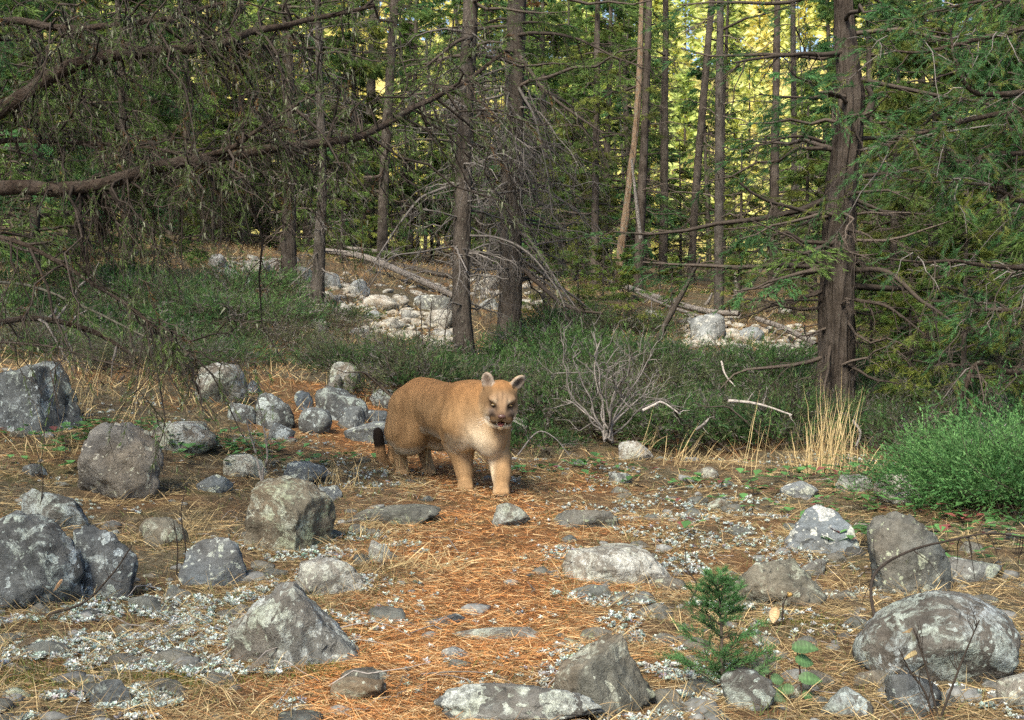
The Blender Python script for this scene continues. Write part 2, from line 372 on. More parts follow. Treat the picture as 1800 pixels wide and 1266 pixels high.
# ---------------------------------------------------------------- rocks
import bmesh
def ico(sub):
    bm = bmesh.new(); bmesh.ops.create_icosphere(bm, subdivisions=sub, radius=1.0)
    V = np.array([v.co[:] for v in bm.verts]); F = np.array([[v.index for v in f.verts] for f in bm.faces]); bm.free(); return V, F
ICO = {k: ico(k) for k in (2, 3, 4, 5)}
def rock_shape(seed, dims, sub=4, peak=0.0, rough=1.0, cuts=15, boxy=0.0, tilt=0.0):
    r = np.random.default_rng(seed); V, F = ICO[sub]; P = V.copy()
    if boxy > 0: P = np.sign(P) * np.abs(P) ** (1 - boxy * 0.55); P /= np.abs(P).max()
    for k in range(cuts):
        n = norm(r.normal(size=3) * (1, 1, 0.8)); d = r.uniform(0.46, 0.82); e = np.maximum(0, P @ n - d); P = P - n * (e * r.uniform(0.88, 1.0))[:, None]
    N = norm(P); q = P * 1.3 + r.uniform(0, 50, 3)
    P = P + N * (0.07 * fbm(q, seed % 97, 3) * rough + 0.05 * fbm(q * 4.2, seed % 89, 4, 0.6) * rough
                 - 0.05 * rough * np.clip(1 - np.abs(noise(q * 1.8, seed % 61)) * 9, 0, 1))[:, None]
    P = P / np.abs(P).max(0)
    u = (P[:, 2] + 1) / 2
    P[:, 0] = P[:, 0] * (1 - 0.32 * abs(peak) * u) + peak * 0.38 * (u - 0.25); P[:, 0] /= np.abs(P[:, 0]).max()
    P = P * (np.asarray(dims) / 2)
    if tilt: c, s = cos(tilt), sin(tilt); P = np.c_[P[:, 0] * c - P[:, 2] * s, P[:, 1], P[:, 0] * s + P[:, 2] * c]
    return P, F
_rk = [0]
def rock(x0, y0, x1, y1, label, mat=None, group=None, name='boulder', sub=4, bury=0.40, depth=0.85, cat='rock', **kw):
    """A rock whose visible outline fills the photo's box x0, y0, x1, y1 and whose front foot meets the ground at y1."""
    _rk[0] += 1; cx = (x0 + x1) / 2; b = hit(cx, y1); w = (x1 - x0) / FPX * b[1] * 1.0
    dp = min(w * depth, 0.9); Yc = b[1] + dp * 0.42; w = (x1 - x0) / FPX * (b[1] + dp * 0.3) * 1.07
    top = at(cx, y0, Yc)[2]; gr = min(gz1(at(cx, y1, Yc)[0], Yc), b[2] + 0.05)
    top += 0.05 * max(top - gr, 0); h = max(top - gr, 0.05); H = h / (1 - bury)
    P, F = rock_shape(_rk[0] * 13 + 5, (w, dp, H), sub, **kw)
    loc = np.array([at(cx, y1, Yc)[0], Yc, top - H]); P = P + (0, 0, H / 2)
    o = obj(name, mesh(name, P, F, mat or M_ROCK, smooth=True), loc=loc, label=label, category=cat)
    if group: o['group'] = group
    ROCKS.append((loc[0], loc[1], w / 2, dp / 2, top))
    return o
ROCKS = []
R_, D_, W_, B_ = M_ROCK, M_ROCKD, M_ROCKW, M_ROCKB
rock(-45, 640, 147, 765, 'dark rounded boulder at the left edge beside the green leafy patch', D_, sub=5, peak=-.2, rough=.8, cuts=6)
rock(98, 744, 290, 880, 'big brown-grey boulder with a cream face, left of the trail', B_, sub=5, peak=.12, cuts=9)
rock(235, 742, 400, 800, 'flat pale slab lying just behind the big brown-grey boulder', R_, boxy=.5, rough=.7)
rock(40, 852, 160, 930, 'blue-white crusted rock resting above the dark boulder at left edge', D_, peak=-.3)
rock(-60, 905, 150, 1072, 'large dark boulder with pale crusts, cut by the left edge', D_, sub=5, cuts=8)
rock(118, 925, 246, 1055, 'blue-grey boulder leaning on the right of the large dark one', D_, sub=5, boxy=.15, cuts=7)
rock(318, 944, 438, 1032, 'grey rock with a pale lower half, behind the pyramid rock', R_, sub=4)
rock(420, 842, 586, 972, 'speckled boulder with a white cap, left of the trail', M_ROCKO, sub=5, peak=.15, cuts=8)
rock(498, 984, 646, 1050, 'low pale rounded rock in dry grass above the pyramid rock', W_, rough=.8)
rock(404, 1034, 632, 1178, 'pyramid-shaped grey rock with a white streak, left of the trail', R_, sub=5, peak=-.25, rough=.9)
rock(240, 906, 338, 962, 'half-buried grey rock between dry grass, above the pale-bottomed rock', M_ROCKO)
rock(150, 1192, 236, 1245, 'small bluish stone at the bottom edge among silvery leaves', D_)
rock(585, 1188, 692, 1234, 'flat grey stone by the trail at the bottom edge', M_ROCKO, rough=.6)
rock(608, 888, 770, 922, 'flat ledge stone with dark shade under its lip, left of the trail', M_ROCKO, boxy=.5, depth=.5)
rock(855, 886, 930, 926, 'small rounded stone on the trail in front of the cat', R_, rough=.6)
rock(965, 886, 1102, 930, 'low mossy stone right of the trail near the cat', M_ROCKO, rough=.7, peak=-.2)
rock(988, 943, 1200, 1030, 'broad white-patched boulder right of the trail', W_, sub=5, peak=-.1, rough=.8)
rock(1268, 964, 1446, 1070, 'wedge-shaped dark grey rock behind the young fir', M_ROCKO, sub=5, peak=.2)
rock(1374, 878, 1532, 972, 'pale angular boulder left of the mottled boulder', W_, sub=5, peak=-.1, boxy=.15)
rock(1500, 905, 1668, 1045, 'mottled boulder with yellow-green lichen under the arching branch', M_ROCKO, sub=5, cuts=3, rough=1.1)
rock(1512, 1046, 1796, 1206, 'largest rounded boulder with white lichen discs, lower right', M_ROCKD, sub=5, rough=.6, cuts=4)
rock(1545, 1166, 1650, 1252, 'dark stone at the foot of the largest rounded boulder', D_)
rock(1752, 1168, 1850, 1250, 'pale blue-green stone cut by the lower right edge', W_, rough=.7)
rock(1442, 1210, 1545, 1262, 'low dark stone at the bottom edge right of the leafy stem', D_, rough=.7)
rock(978, 1108, 1180, 1262, 'steep dark boulder with pale spots at the bottom edge', M_ROCKO, sub=5, peak=-.3, cuts=5)
rock(765, 1200, 1062, 1275, 'flat pale-topped rock lying across the bottom of the trail', R_, sub=5, boxy=.3, depth=.5)
rock(1268, 1178, 1356, 1250, 'small dark stone half hidden behind the young fir', D_)
rock(1655, 978, 1765, 1026, 'flat bluish stone behind the largest rounded boulder', R_, rough=.7)
rock(1376, 848, 1450, 878, 'bright white stone among green and red leaves', M_ROCKW, rough=.5, name='stone')
rock(1468, 832, 1534, 868, 'rounded grey stone below the tall dry grass', R_, rough=.6, name='stone')
rock(1542, 834, 1632, 892, 'cream-coloured block at the foot of the green juniper', W_, boxy=.4)
rock(1082, 776, 1146, 812, 'pale domed stone at the crest below the dead grey shrub', W_, rough=.6, name='stone')
rock(1220, 816, 1262, 842, 'small white stone at the crest in dry grass', W_, name='stone', sub=3)
rock(1065, 830, 1110, 852, 'low stone under silvery leaves near the crest', R_, name='stone', sub=3)
rock(795, 1096, 948, 1124, 'long flat stone set across the trail', R_, rough=.6, depth=.45, name='stone')
rock(738, 1078, 816, 1100, 'thin flat stone on the trail, behind the long one', R_, rough=.6, depth=.5, name='stone')
rock(772, 1134, 832, 1158, 'small white stone lying on the trail', W_, rough=.6, name='stone', sub=3)
rock(1402, 984, 1452, 1014, 'small stone beside the wedge-shaped rock', R_, name='stone', sub=3)
rock(1235, 876, 1285, 898, 'small dark stone in dry litter right of the trail', R_, name='stone', sub=3)
rock(492, 812, 578, 856, 'low grey rock left of the cat among silvery leaves', R_)
rock(395, 800, 470, 842, 'pale low rock in front of the small bare sapling', W_, rough=.7)
rock(350, 834, 412, 868, 'small bluish rock right of the big brown-grey boulder', R_, sub=3)
rock(540, 848, 600, 884, 'small pale rock tucked behind the white-capped boulder', W_, sub=3)
rock(35, 815, 85, 842, 'small bluish stone left of the big brown-grey boulder', D_, name='stone', sub=3)
rock(640, 950, 690, 990, 'white-faced stone half sunk in dry grass left of the trail', W_, name='stone', sub=3)
rock(1100, 1040, 1150, 1062, 'little stone among silvery leaves below the broad boulder', R_, name='stone', sub=3)
# the pile of blocks left of the cat
for q, b in enumerate([(580, 630, 634, 690), (556, 676, 652, 742), (448, 674, 526, 758), (330, 640, 432, 712), (520, 688, 560, 724), (524, 718, 584, 764), (600, 742, 692, 780),
          (650, 676, 706, 720), (426, 664, 462, 694), (590, 716, 640, 756), (640, 712, 690, 746), (470, 740, 520, 774), (570, 655, 600, 690), (395, 705, 450, 745)]):
    lab = {0: 'upright grey block topping the stone pile left of the cat', 1: 'largest block of the stone pile left of the cat', 2: 'dark humped boulder at the left of the stone pile',
           3: 'dark boulder under the fallen lichened branch', 6: 'flat bluish slab beside the cat\'s tail'}.get(q, None)
    if lab is None: lab = {4: 'small block wedged left of the largest block in the stone pile', 5: 'squat block at the foot of the stone pile', 7: 'grey block just behind the cat\'s rump', 8: 'small block behind the dark humped boulder', 9: 'block below the largest one in the stone pile', 10: 'block between the largest block and the cat\'s rump', 11: 'low stone in front of the dark humped boulder', 12: 'small block at the left foot of the upright one', 13: 'low dark stone between the humped boulder and the one under the fallen branch'}[q]
    rock(*b, lab, D_ if q % 3 else R_, group='blocks of the stone pile', name='stone', sub=4 if q < 4 else 3, boxy=.4, bury=.42)
# pale rocks on the slope behind the two middle trunks
for q, b in enumerate([(512, 470, 556, 498), (612, 492, 652, 520), (584, 528, 630, 566), (640, 515, 700, 548), (690, 520, 720, 540), (730, 508, 800, 550), (745, 545, 800, 578), (660, 560, 720, 582),
          (700, 545, 735, 566), (640, 545, 672, 560), (425, 455, 485, 482), (360, 446, 400, 470), (395, 470, 428, 492), (470, 455, 498, 476), (744, 592, 800, 608), (610, 575, 650, 590),
          (760, 575, 800, 596), (835, 485, 880, 510), (840, 520, 880, 545), (545, 560, 580, 585), (1205, 552, 1275, 600), (1222, 585, 1262, 606), (1290, 575, 1340, 600), (1330, 592, 1420, 626),
          (1360, 618, 1430, 640), (1270, 604, 1320, 624), (1368, 532, 1392, 552), (900, 520, 950, 545), (1135, 545, 1170, 565), (430, 490, 446, 505), (560, 480, 600, 505), (690, 575, 745, 598)]):
    lab = 'pale rock on the stony slope behind the two middle trunks' if b[0] < 1000 else 'pale rock on the stony bank left of the big trunk'
    if q == 0: lab = 'white boulder on the slope between the two thin left trunks'
    rock(*b, lab, W_ if q in (0, 5) else M_ROCKF, group='pale rocks on the slope' if b[0] < 1000 else 'pale rocks on the bank', name='stone', sub=3, boxy=.45, bury=.38, rough=1.5)

# scree: broken pale stone too small to pick apart
def scree(name, label, pix, n, seed):
    rng = np.random.default_rng(seed); V_, F_, k = [], [], 0
    for q in range(n):
        b = pix[rng.integers(len(pix))]; p = hit(rng.uniform(b[0], b[2]), rng.uniform(b[1], b[3])); sz = rng.uniform(.05, .26) * rng.uniform(.5, 1); V, F = rock_shape(int(rng.integers(9999)), np.array([1, .8, .5]) * sz, 2, boxy=.4)
        V_.append(V + p + (0, 0, .04 * sz)); F_.append(F + k); k += len(V)
    obj(name, mesh(name, np.concatenate(V_), np.concatenate(F_), M_ROCKF, smooth=False), kind='stuff', label=label, category='scree')
scree('scree', 'broken pale stone strewn over the slope behind the middle trunks', [(380, 455, 520, 480), (520, 480, 640, 545), (600, 500, 810, 560), (640, 550, 810, 600), (830, 480, 960, 540)], 560, 3)
scree('scree', 'broken pale stone on the bank left of the thickest trunk', [(1200, 555, 1300, 610), (1290, 575, 1430, 640)], 240, 4)
# ---------------------------------------------------------------- trees
def grow(base, D, L, n, rng, droop=0.0, wob=0.06, curl=0.0):
    """Curved shoots: base (M,3), start direction D, length L; they droop (or curl up) and wobble."""
    M = len(base); s = np.linspace(0, 1, n); L = np.broadcast_to(L, M).astype(float)
    w = np.cumsum(rng.normal(0, wob, (M, n, 3)), axis=1) * (s[None, :, None] > 0)
    P = base[:, None] + (D[:, None] * s[None, :, None] + w) * L[:, None, None]
    P[:, :, 2] += L[:, None] * (-np.broadcast_to(droop, M)[:, None] * s[None] ** 2 + np.broadcast_to(curl, M)[:, None] * s[None] ** 3)
    return P
def taper(r, n, M=None, tip=0.25):
    r = np.atleast_1d(r); return r[:, None] * (1 - (1 - tip) * np.linspace(0, 1, n)[None])
def shoots(P, m, rng, s0=0.15, s1=1.0, spread=0.8, up=0.0, flat=0.6):
    """m side shoots on every curve of P: returns bases, directions, positions s along the parent."""
    M, n = P.shape[:2]; s = rng.uniform(s0, s1, (M, m)); u = s * (n - 1); i = np.clip(u.astype(int), 0, n - 2); f = (u - i)[..., None]; k = np.arange(M)[:, None]
    B = P[k, i] * (1 - f) + P[k, i + 1] * f; T = norm(P[k, i + 1] - P[k, i])
    side = norm(np.cross(T, np.array([0, 0, 1.0]) + 0 * T)) * rng.choice([-1, 1], (M, m))[..., None]
    rnd = norm(np.cross(T, rng.normal(size=T.shape)))
    D = norm(T * (1 - spread * 0.45) + (side * flat + rnd * (1 - flat)) * spread + np.array([0, 0, up]))
    return B.reshape(-1, 3), D.reshape(-1, 3), s.ravel()
def tuft(mb, P, K, ln, wd, cols, rng, s0=0.1, fwd=0.55):
    """K needles on every shoot of P, leaning towards its tip."""
    M = len(P); B, D, s = shoots(P, K, rng, s0, 1.0, 1.0, 0.10, 0.0)
    T = np.repeat(norm(P[:, -1] - P[:, 0]), K, axis=0); D = norm(D * (1 - fwd) + T * fwd)
    C = np.repeat(cols, K, axis=0) * rng.uniform(0.75, 1.3, (M * K, 1))
    mb.needles(B, D, ln * rng.uniform(0.6, 1.15, M * K), wd * rng.uniform(0.7, 1.2, M * K), C)
def trunk_mesh(P, R, sides, mat, seed, ridge=0.10, flare=0.0):
    fq = 3.2 if sides < 30 else 7.0
    n = len(P); V, _ = tubes(P, R, sides); V = V.reshape(n, sides, 3); ctr = P[:, None]; d = V - ctr
    th = np.arange(sides) * 2 * pi / sides; z = P[:, 2]
    q = np.stack([np.cos(th)[None] * fq + 0 * z[:, None], np.sin(th)[None] * fq + 0 * z[:, None], z[:, None] * 1.1 + 0 * th[None]], -1).reshape(-1, 3)
    k = 1 + ridge * (1 - 2.2 * np.abs(fbm(q, seed, 3))).reshape(n, sides) + 0.6 * ridge * noise(q * (3, 3, 5), seed + 3).reshape(n, sides)
    if flare: k = k * (1 + flare * np.exp(-(z - z[0]) / 0.16)[:, None] * (1 + 0.5 * np.cos(th * 5 + seed))[None])
    V = ctr + d * k[..., None]
    i = np.arange(n - 1)[:, None]; j = np.arange(sides)[None]; j2 = (j + 1) % sides
    F = np.stack([i * sides + j, i * sides + j2, (i + 1) * sides + j2, (i + 1) * sides + j], -1).reshape(-1, 4)
    return mesh('trunk', V.reshape(-1, 3), F, mat, smooth=True)

OLIVE = np.array([0.110, 0.180, 0.045]); DEEP = np.array([0.060, 0.145, 0.050]); YELL = np.array([0.19, 0.23, 0.050]); BROWNN = np.array([0.16, 0.085, 0.03])
TWIGC = np.array([0.085, 0.070, 0.058]); GREYC = np.array([0.20, 0.185, 0.17])

def tree_parts(seed, P, R, mat, sides=12, z_dead=0.6, z_live=3.0, n_dead=40, n_live=40, len_dead=0.9, len_live=1.4, need=(0.06, 0.008), K=14, m_twig=8, m_sub=3,
               colr=OLIVE, colr2=None, droop=0.35, rise=0.1, ridge=0.10, flare=0.0, hang=0.5, dead_col=TWIGC, m_dead=7, only=None):
    """Trunk along P plus bare dead branches low down and leafy boughs above, as meshes around the foot of the tree."""
    rng = np.random.default_rng(seed); H = P[-1, 2] - P[0, 2]; out = {'trunk': trunk_mesh(P, R, sides, mat, seed, ridge, flare)}
    def on(z):
        return np.stack([np.interp(z, P[:, 2], P[:, k]) for k in range(3)], 1), np.interp(z, P[:, 2], R)
    tw = MB(); az_r = only or (0, 2 * pi)
    if n_dead:
        z = P[0, 2] + rng.uniform(z_dead, max(z_live + 1.0, z_dead + .5), n_dead); B, r = on(z); az = rng.uniform(*az_r, n_dead)
        D = norm(np.stack([np.cos(az), np.sin(az), rng.normal(0.05, 0.25, n_dead)], 1)); L = len_dead * rng.uniform(0.35, 1.2, n_dead)
        b = grow(B, D, L, 7, rng, rng.uniform(0.0, hang, n_dead), 0.035, rng.uniform(0, .25, n_dead)); c = dead_col * rng.uniform(0.6, 1.5, (n_dead, 1))
        tw.tubes(b, taper(r * 0.13 * rng.uniform(.6, 1.2, n_dead) + 0.004, 7), 4, c)
        B2, D2, s = shoots(b, m_dead, rng, 0.15, 1, 0.9, -0.35 * hang); c2 = np.repeat(c, m_dead, axis=0); L2 = np.repeat(L, m_dead) * rng.uniform(.15, .5, len(s)) * (1.1 - .6 * s)
        t2 = grow(B2, D2, L2, 5, rng, hang * .7, 0.06); tw.tubes(t2, taper(np.full(len(t2), 0.0042), 5), 3, c2)
        B3, D3, s = shoots(t2, 3, rng, 0.2, 1, 0.9, -0.3 * hang); t3 = grow(B3, D3, np.repeat(L2, 3) * rng.uniform(.25, .6, len(s)), 3, rng, .3, .06)
        tw.tubes(t3, taper(np.full(len(t3), 0.0026), 3), 3, np.repeat(c2, 3, axis=0))
    if n_live:
        cr = MB(); z = P[0, 2] + z_live + (H - z_live) * rng.uniform(0, 1, n_live) ** 0.85 * 0.99; B, r = on(z); az = rng.uniform(*az_r, n_live)
        u = (z - P[0, 2] - z_live) / max(H - z_live, .1)
        D = norm(np.stack([np.cos(az), np.sin(az), rng.normal(rise, 0.15, n_live)], 1)); L = len_live * (1.05 - 0.85 * u) * rng.uniform(0.6, 1.15, n_live)
        b = grow(B, D, L, 7, rng, droop * rng.uniform(.5, 1.3, n_live), 0.025, droop * .5)
        c = (colr if colr2 is None else np.where(rng.random((n_live, 1)) < .5, colr, colr2)) * rng.uniform(0.65, 1.35, (n_live, 1))
        tw.tubes(b, taper(0.006 + 0.013 * L, 7), 4, TWIGC * rng.uniform(.6, 1.1, (n_live, 1)))
        B2, D2, s = shoots(b, m_twig, rng, 0.18, 1, 0.85, -0.05, .8); c2 = np.repeat(c, m_twig, axis=0) * rng.uniform(.7, 1.3, (len(s), 1))
        L2 = np.repeat(L, m_twig) * rng.uniform(.25, .5, len(s)) * (1.15 - .75 * s); t2 = grow(B2, D2, L2, 4, rng, .25, .04)
        tw.tubes(t2, taper(np.full(len(t2), 0.004), 4), 3, TWIGC)
        tuft(cr, t2, K, need[0], need[1], c2, rng, 0.25)
        if m_sub:
            B3, D3, s = shoots(t2, m_sub, rng, .25, 1, .8, 0.0, .7); t3 = grow(B3, D3, np.repeat(L2, m_sub) * rng.uniform(.3, .65, len(s)), 3, rng, .2, .04)
            tuft(cr, t3, K, need[0], need[1], np.repeat(c2, m_sub, axis=0) * rng.uniform(.8, 1.2, (len(s), 1)), rng, 0.1)
        out['crown'] = cr.build('crown', M_NEEDLE)
    if tw.n: out['branches'] = tw.build('branches', M_TWIG)
    return out
def put_tree(parts, name, label, loc, rotz=0.0, scale=1.0, group=None, cat='tree'):
    o = empty(name, loc, label, cat, group, rotz); o.scale = (scale,) * 3
    for k, me in parts.items():
        c = obj(k, me, o)
        if k == 'branches': c['kind'] = 'stuff'
    return o
def trunk_path(pts, H=9.0, wob=0.0):
    """Trunk axis from pixels (px, py, Y, width px): local path from its foot, radii, foot."""
    foot = at(*pts[0][:3]); A = np.array([at(*p[:3]) for p in pts]); W = np.array([p[3] / FPX * p[2] / 2 for p in pts])
    d = A[-1] - A[-2]; d = d / max(d[2], .05); top = A[-1] + d * max(H - (A[-1][2] - foot[2]), 0.3)
    A = np.vstack([A, top]); W = np.r_[W, W[-1] * 0.45]
    n = int(60 + 10 * H); C = spline(A, n); zz = np.cumsum(np.r_[0, np.linalg.norm(np.diff(A, axis=0), axis=1)]); cc = np.cumsum(np.r_[0, np.linalg.norm(np.diff(C, axis=0), axis=1)])
    R = np.interp(cc / cc[-1], zz / zz[-1], W); foot = foot - (0, 0, 0.06)
    C[0, 2] -= 0.25
    return C - foot, R, foot

# --- trunks one can tell apart
def named(pts, name, label, H=9, mat=M_BARK, seed=1, sides=24, group=None, cat='tree', **kw):
    P, R, foot = trunk_path(pts, H); return put_tree(tree_parts(seed, P, R, mat, sides, **kw), name, label, foot, group=group, cat=cat), foot

T_MID, F_MID = named([(818, 655, 12.2, 37), (812, 520, 12.2, 31), (815, 300, 12.25, 28), (826, 28, 12.3, 26)], 'conifer_tree', 'straight scaly trunk rising directly behind the cat', 8.5, M_BARK, 21,
    z_dead=.9, z_live=2.7, n_dead=58, n_live=40, len_dead=.75, len_live=1.3, hang=.7, m_dead=8, dead_col=GREYC * .55, need=(.05, .005), K=14, flare=.3)
T_MID2, F_MID2 = named([(892, 608, 15.0, 50), (896, 560, 15.0, 39), (900, 300, 15.05, 36), (908, 28, 15.1, 31)], 'conifer_tree', 'thicker trunk draped in dead twigs, right of the one behind the cat', 9.5, M_BARK, 22,
    z_dead=.9, z_live=2.5, n_dead=110, n_live=60, len_dead=1.15, len_live=1.9, hang=1.0, m_dead=10, dead_col=GREYC * .5, need=(.06, .008), K=16, flare=.3)
T_BIG, F_BIG = named([(1470, 748, 10.6, 76), (1470, 680, 10.6, 58), (1472, 500, 10.6, 54), (1480, 320, 10.6, 48), (1496, 190, 10.6, 40), (1484, 28, 10.65, 32)], 'fir_tree', 'thickest trunk with furrowed brown bark, right of centre', 8.5, M_BARKR, 23, sides=64,
    z_dead=.7, z_live=1.3, n_dead=34, n_live=92, len_dead=1.0, len_live=1.8, hang=.5, dead_col=TWIGC, need=(.055, .0078), K=22, m_twig=9, m_sub=3, colr=OLIVE, colr2=DEEP * 1.2, droop=.45, flare=.25, ridge=.16)
named([(508, 506, 17.0, 30), (508, 400, 17, 24), (510, 250, 17, 22), (505, 60, 17.1, 18)], 'conifer_tree', 'dark thin trunk with drooping twigs on the left slope', 8.5, M_BARK, 24, sides=16, z_dead=.3, z_live=3.2, n_dead=60, n_live=26, len_dead=.9, hang=.9, need=(.06, .008), K=12)
named([(558, 534, 15.6, 24), (562, 420, 15.6, 19), (566, 320, 15.6, 16), (560, 60, 15.7, 12)], 'conifer_tree', 'thinner grey trunk beside the dark one on the left slope', 7.5, M_BARKG, 25, sides=16, z_dead=.4, z_live=3.0, n_dead=40, n_live=22, len_dead=.7, hang=.8, need=(.06, .008), K=12, dead_col=GREYC * .6)
named([(672, 444, 24, 20), (676, 300, 24, 17), (692, 30, 24, 15)], 'conifer_tree', 'dark slim trunk behind the fallen logs, leaning slightly right', 11, M_BARK, 26, sides=12, z_live=4.2, n_dead=30, n_live=34, need=(.09, .012))
named([(1122, 490, 22, 18), (1126, 380, 22, 16), (1133, 240, 22, 13), (1140, 40, 22, 11)], 'pine_tree', 'dark slim pine standing just behind the tall orange trunk', 10, M_BARKR, 27, sides=14, z_live=3.6, n_dead=26, n_live=20, need=(.09, .012), colr=OLIVE * 1.2)
named([(1165, 492, 27, 16), (1168, 300, 27, 13), (1170, 60, 27, 11)], 'conifer_tree', 'thin dark stem right of the tall orange trunk', 10, M_BARK, 28, sides=10, z_live=4.8, n_dead=24, n_live=12, need=(.1, .013))
named([(1044, 502, 22, 15), (1046, 380, 22, 13), (1050, 60, 22, 10)], 'conifer_tree', 'thin stem with a reddish foot left of the tall orange trunk', 8, M_BARKR, 29, sides=10, z_live=1.5, n_dead=16, n_live=50, need=(.09, .012), colr=OLIVE * 1.15, colr2=YELL * .8, len_live=1.3)
named([(1264, 548, 20, 17), (1264, 300, 20, 15), (1266, 30, 20, 12)], 'conifer_tree', 'straight slim grey stem above the right fallen log', 9, M_BARKG, 30, sides=12, z_live=4.2, n_dead=30, n_live=10, need=(.08, .011))
named([(1214, 490, 27, 15), (1226, 300, 27, 13), (1249, 30, 27, 11)], 'conifer_tree', 'dark stem leaning right against the bright gap', 10, M_BARK, 31, sides=10, z_live=5.4, n_dead=16, n_live=10, need=(.1, .013))
named([(1358, 522, 24, 17), (1362, 300, 24, 14), (1366, 30, 24, 11)], 'conifer_tree', 'brown slim stem left of the thickest trunk', 9.5, M_BARKR, 32, sides=12, z_live=4.6, n_dead=22, n_live=12, need=(.09, .012))
named([(1394, 525, 26, 13), (1396, 300, 26, 11), (1394, 30, 26, 9)], 'conifer_tree', 'pale thin stem next to the thickest trunk', 9.5, M_BARKG, 33, sides=10, z_live=5.0, n_dead=30, n_live=10, need=(.09, .012), dead_col=GREYC)
named([(650, 432, 30, 20), (650, 250, 30, 17), (656, 30, 30, 14)], 'conifer_tree', 'tall slim trunk behind the top end of the fallen logs', 12, M_BARKG, 34, sides=10, z_live=4.5, n_dead=30, n_live=30, need=(.11, .015))

# --- explicit dead limbs on the middle trunks and the thickest trunk
def limb(parent, foot, pts, r0, r1, colr, seed, m=10, lt=.28, name='branch', hang=.3, sides=6, sub=True, mat=None):
    rng = np.random.default_rng(seed); C = spline([at(*p) for p in pts], 26); Rr = np.linspace(r0, r1, 26); mb = MB()
    C = C + 0.012 * np.stack([noise(C * 5, seed + k) for k in range(3)], 1)
    mb.tubes(C[None], Rr[None], sides, colr)
    if m:
        B, D, s = shoots(C[None], m, rng, .1, 1, .9, -hang * .5, .5); t = grow(B, D, lt * rng.uniform(.3, 1.2, m), 6, rng, hang, .06); mb.tubes(t, taper(np.full(m, max(r1 * .8, .004)), 6), 4, colr * rng.uniform(.7, 1.2, (m, 1)))
        if sub:
            B, D, s = shoots(t, 4, rng, .2, 1, .9, -hang * .4, .4); t3 = grow(B, D, lt * .4 * rng.uniform(.3, 1.2, len(s)), 4, rng, hang, .06); mb.tubes(t3, taper(np.full(len(s), .0028), 4), 3, colr)
    return obj(name, mb.build(name, mat or M_TWIG, True, foot), parent)
G_ = GREYC
limb(T_MID, F_MID, [(812, 322, 12.2), (770, 335, 12.1), (735, 352, 12.0), (700, 395, 11.9), (672, 438, 11.8), (655, 470, 11.8)], .016, .006, G_ * .55, 41, 12, .3)
limb(T_MID, F_MID, [(808, 382, 12.2), (770, 372, 12.0), (735, 368, 11.9)], .012, .006, G_ * .6, 42, 6)
limb(T_MID, F_MID, [(825, 415, 12.2), (880, 420, 12.0), (930, 445, 11.8), (975, 500, 11.6), (992, 540, 11.5)], .013, .006, G_ * .5, 43, 12, .3)
limb(T_MID, F_MID, [(806, 432, 12.2), (740, 442, 12), (690, 452, 11.9), (665, 480, 11.8), (645, 510, 11.8)], .010, .004, G_ * .55, 44, 8, .25)
limb(T_MID, F_MID, [(830, 65, 12.2), (800, 75, 12.0), (770, 100, 11.9), (745, 120, 11.8)], .022, .008, TWIGC * .7, 45, 8, .3)
limb(T_MID, F_MID, [(835, 210, 12.2), (860, 190, 12), (890, 230, 11.9), (930, 260, 11.8)], .014, .006, G_ * .6, 46, 10, .35)
limb(T_MID, F_MID, [(835, 290, 12.2), (880, 270, 12.1), (915, 290, 12)], .012, .006, G_ * .6, 47, 8, .3)
limb(T_MID2, F_MID2, [(915, 470, 15), (960, 510, 14.2), (1000, 540, 13.6), (1060, 552, 13.2)], .03, .012, TWIGC * .6, 48, 10, .35)
limb(T_MID2, F_MID2, [(915, 100, 15), (960, 160, 14.6), (1010, 200, 14.3), (1060, 235, 14)], .025, .009, TWIGC * .8, 49, 16, .45, hang=.7)
limb(T_MID2, F_MID2, [(910, 150, 15), (940, 210, 14.6), (960, 300, 14.4), (970, 380, 14.3)], .02, .007, G_ * .5, 50, 20, .5, hang=.9)
limb(T_MID2, F_MID2, [(910, 60, 15), (985, 60, 14.6), (1060, 90, 14.3), (1130, 120, 14)], .025, .008, TWIGC * .7, 51, 16, .45, hang=.5)
limb(T_BIG, F_BIG, [(1488, 215, 10.6), (1520, 205, 10.5), (1532, 175, 10.45), (1522, 150, 10.4)], .045, .02, TWIGC * .9, 52, 4, .3)
limb(T_BIG, F_BIG, [(1500, 475, 10.6), (1560, 480, 10.3), (1620, 530, 10.0), (1680, 570, 9.8)], .028, .01, TWIGC * .7, 53, 12, .35)
limb(T_BIG, F_BIG, [(1500, 525, 10.6), (1560, 540, 10.4), (1625, 588, 10.2)], .02, .008, TWIGC * .7, 54, 8, .3)
limb(T_BIG, F_BIG, [(1505, 310, 10.6), (1560, 305, 10.4), (1620, 300, 10.2), (1660, 330, 10.0)], .02, .007, TWIGC * .8, 55, 10, .4)
limb(T_BIG, F_BIG, [(1505, 265, 10.6), (1570, 252, 10.3), (1640, 235, 10.0), (1740, 220, 9.7)], .016, .006, G_ * .8, 56, 10, .4)
limb(T_BIG, F_BIG, [(1445, 380, 10.6), (1390, 365, 10.4), (1330, 345, 10.2), (1300, 320, 10.1)], .02, .008, TWIGC * .7, 57, 10, .35)
limb(T_BIG, F_BIG, [(1480, 95, 10.6), (1420, 95, 10.4), (1350, 100, 10.2), (1290, 110, 10.0)], .025, .008, TWIGC * .6, 58, 12, .4, hang=.5)
limb(T_BIG, F_BIG, [(1445, 530, 10.6), (1390, 528, 10.4), (1330, 540, 10.3)], .014, .006, TWIGC * .7, 59, 8, .3)
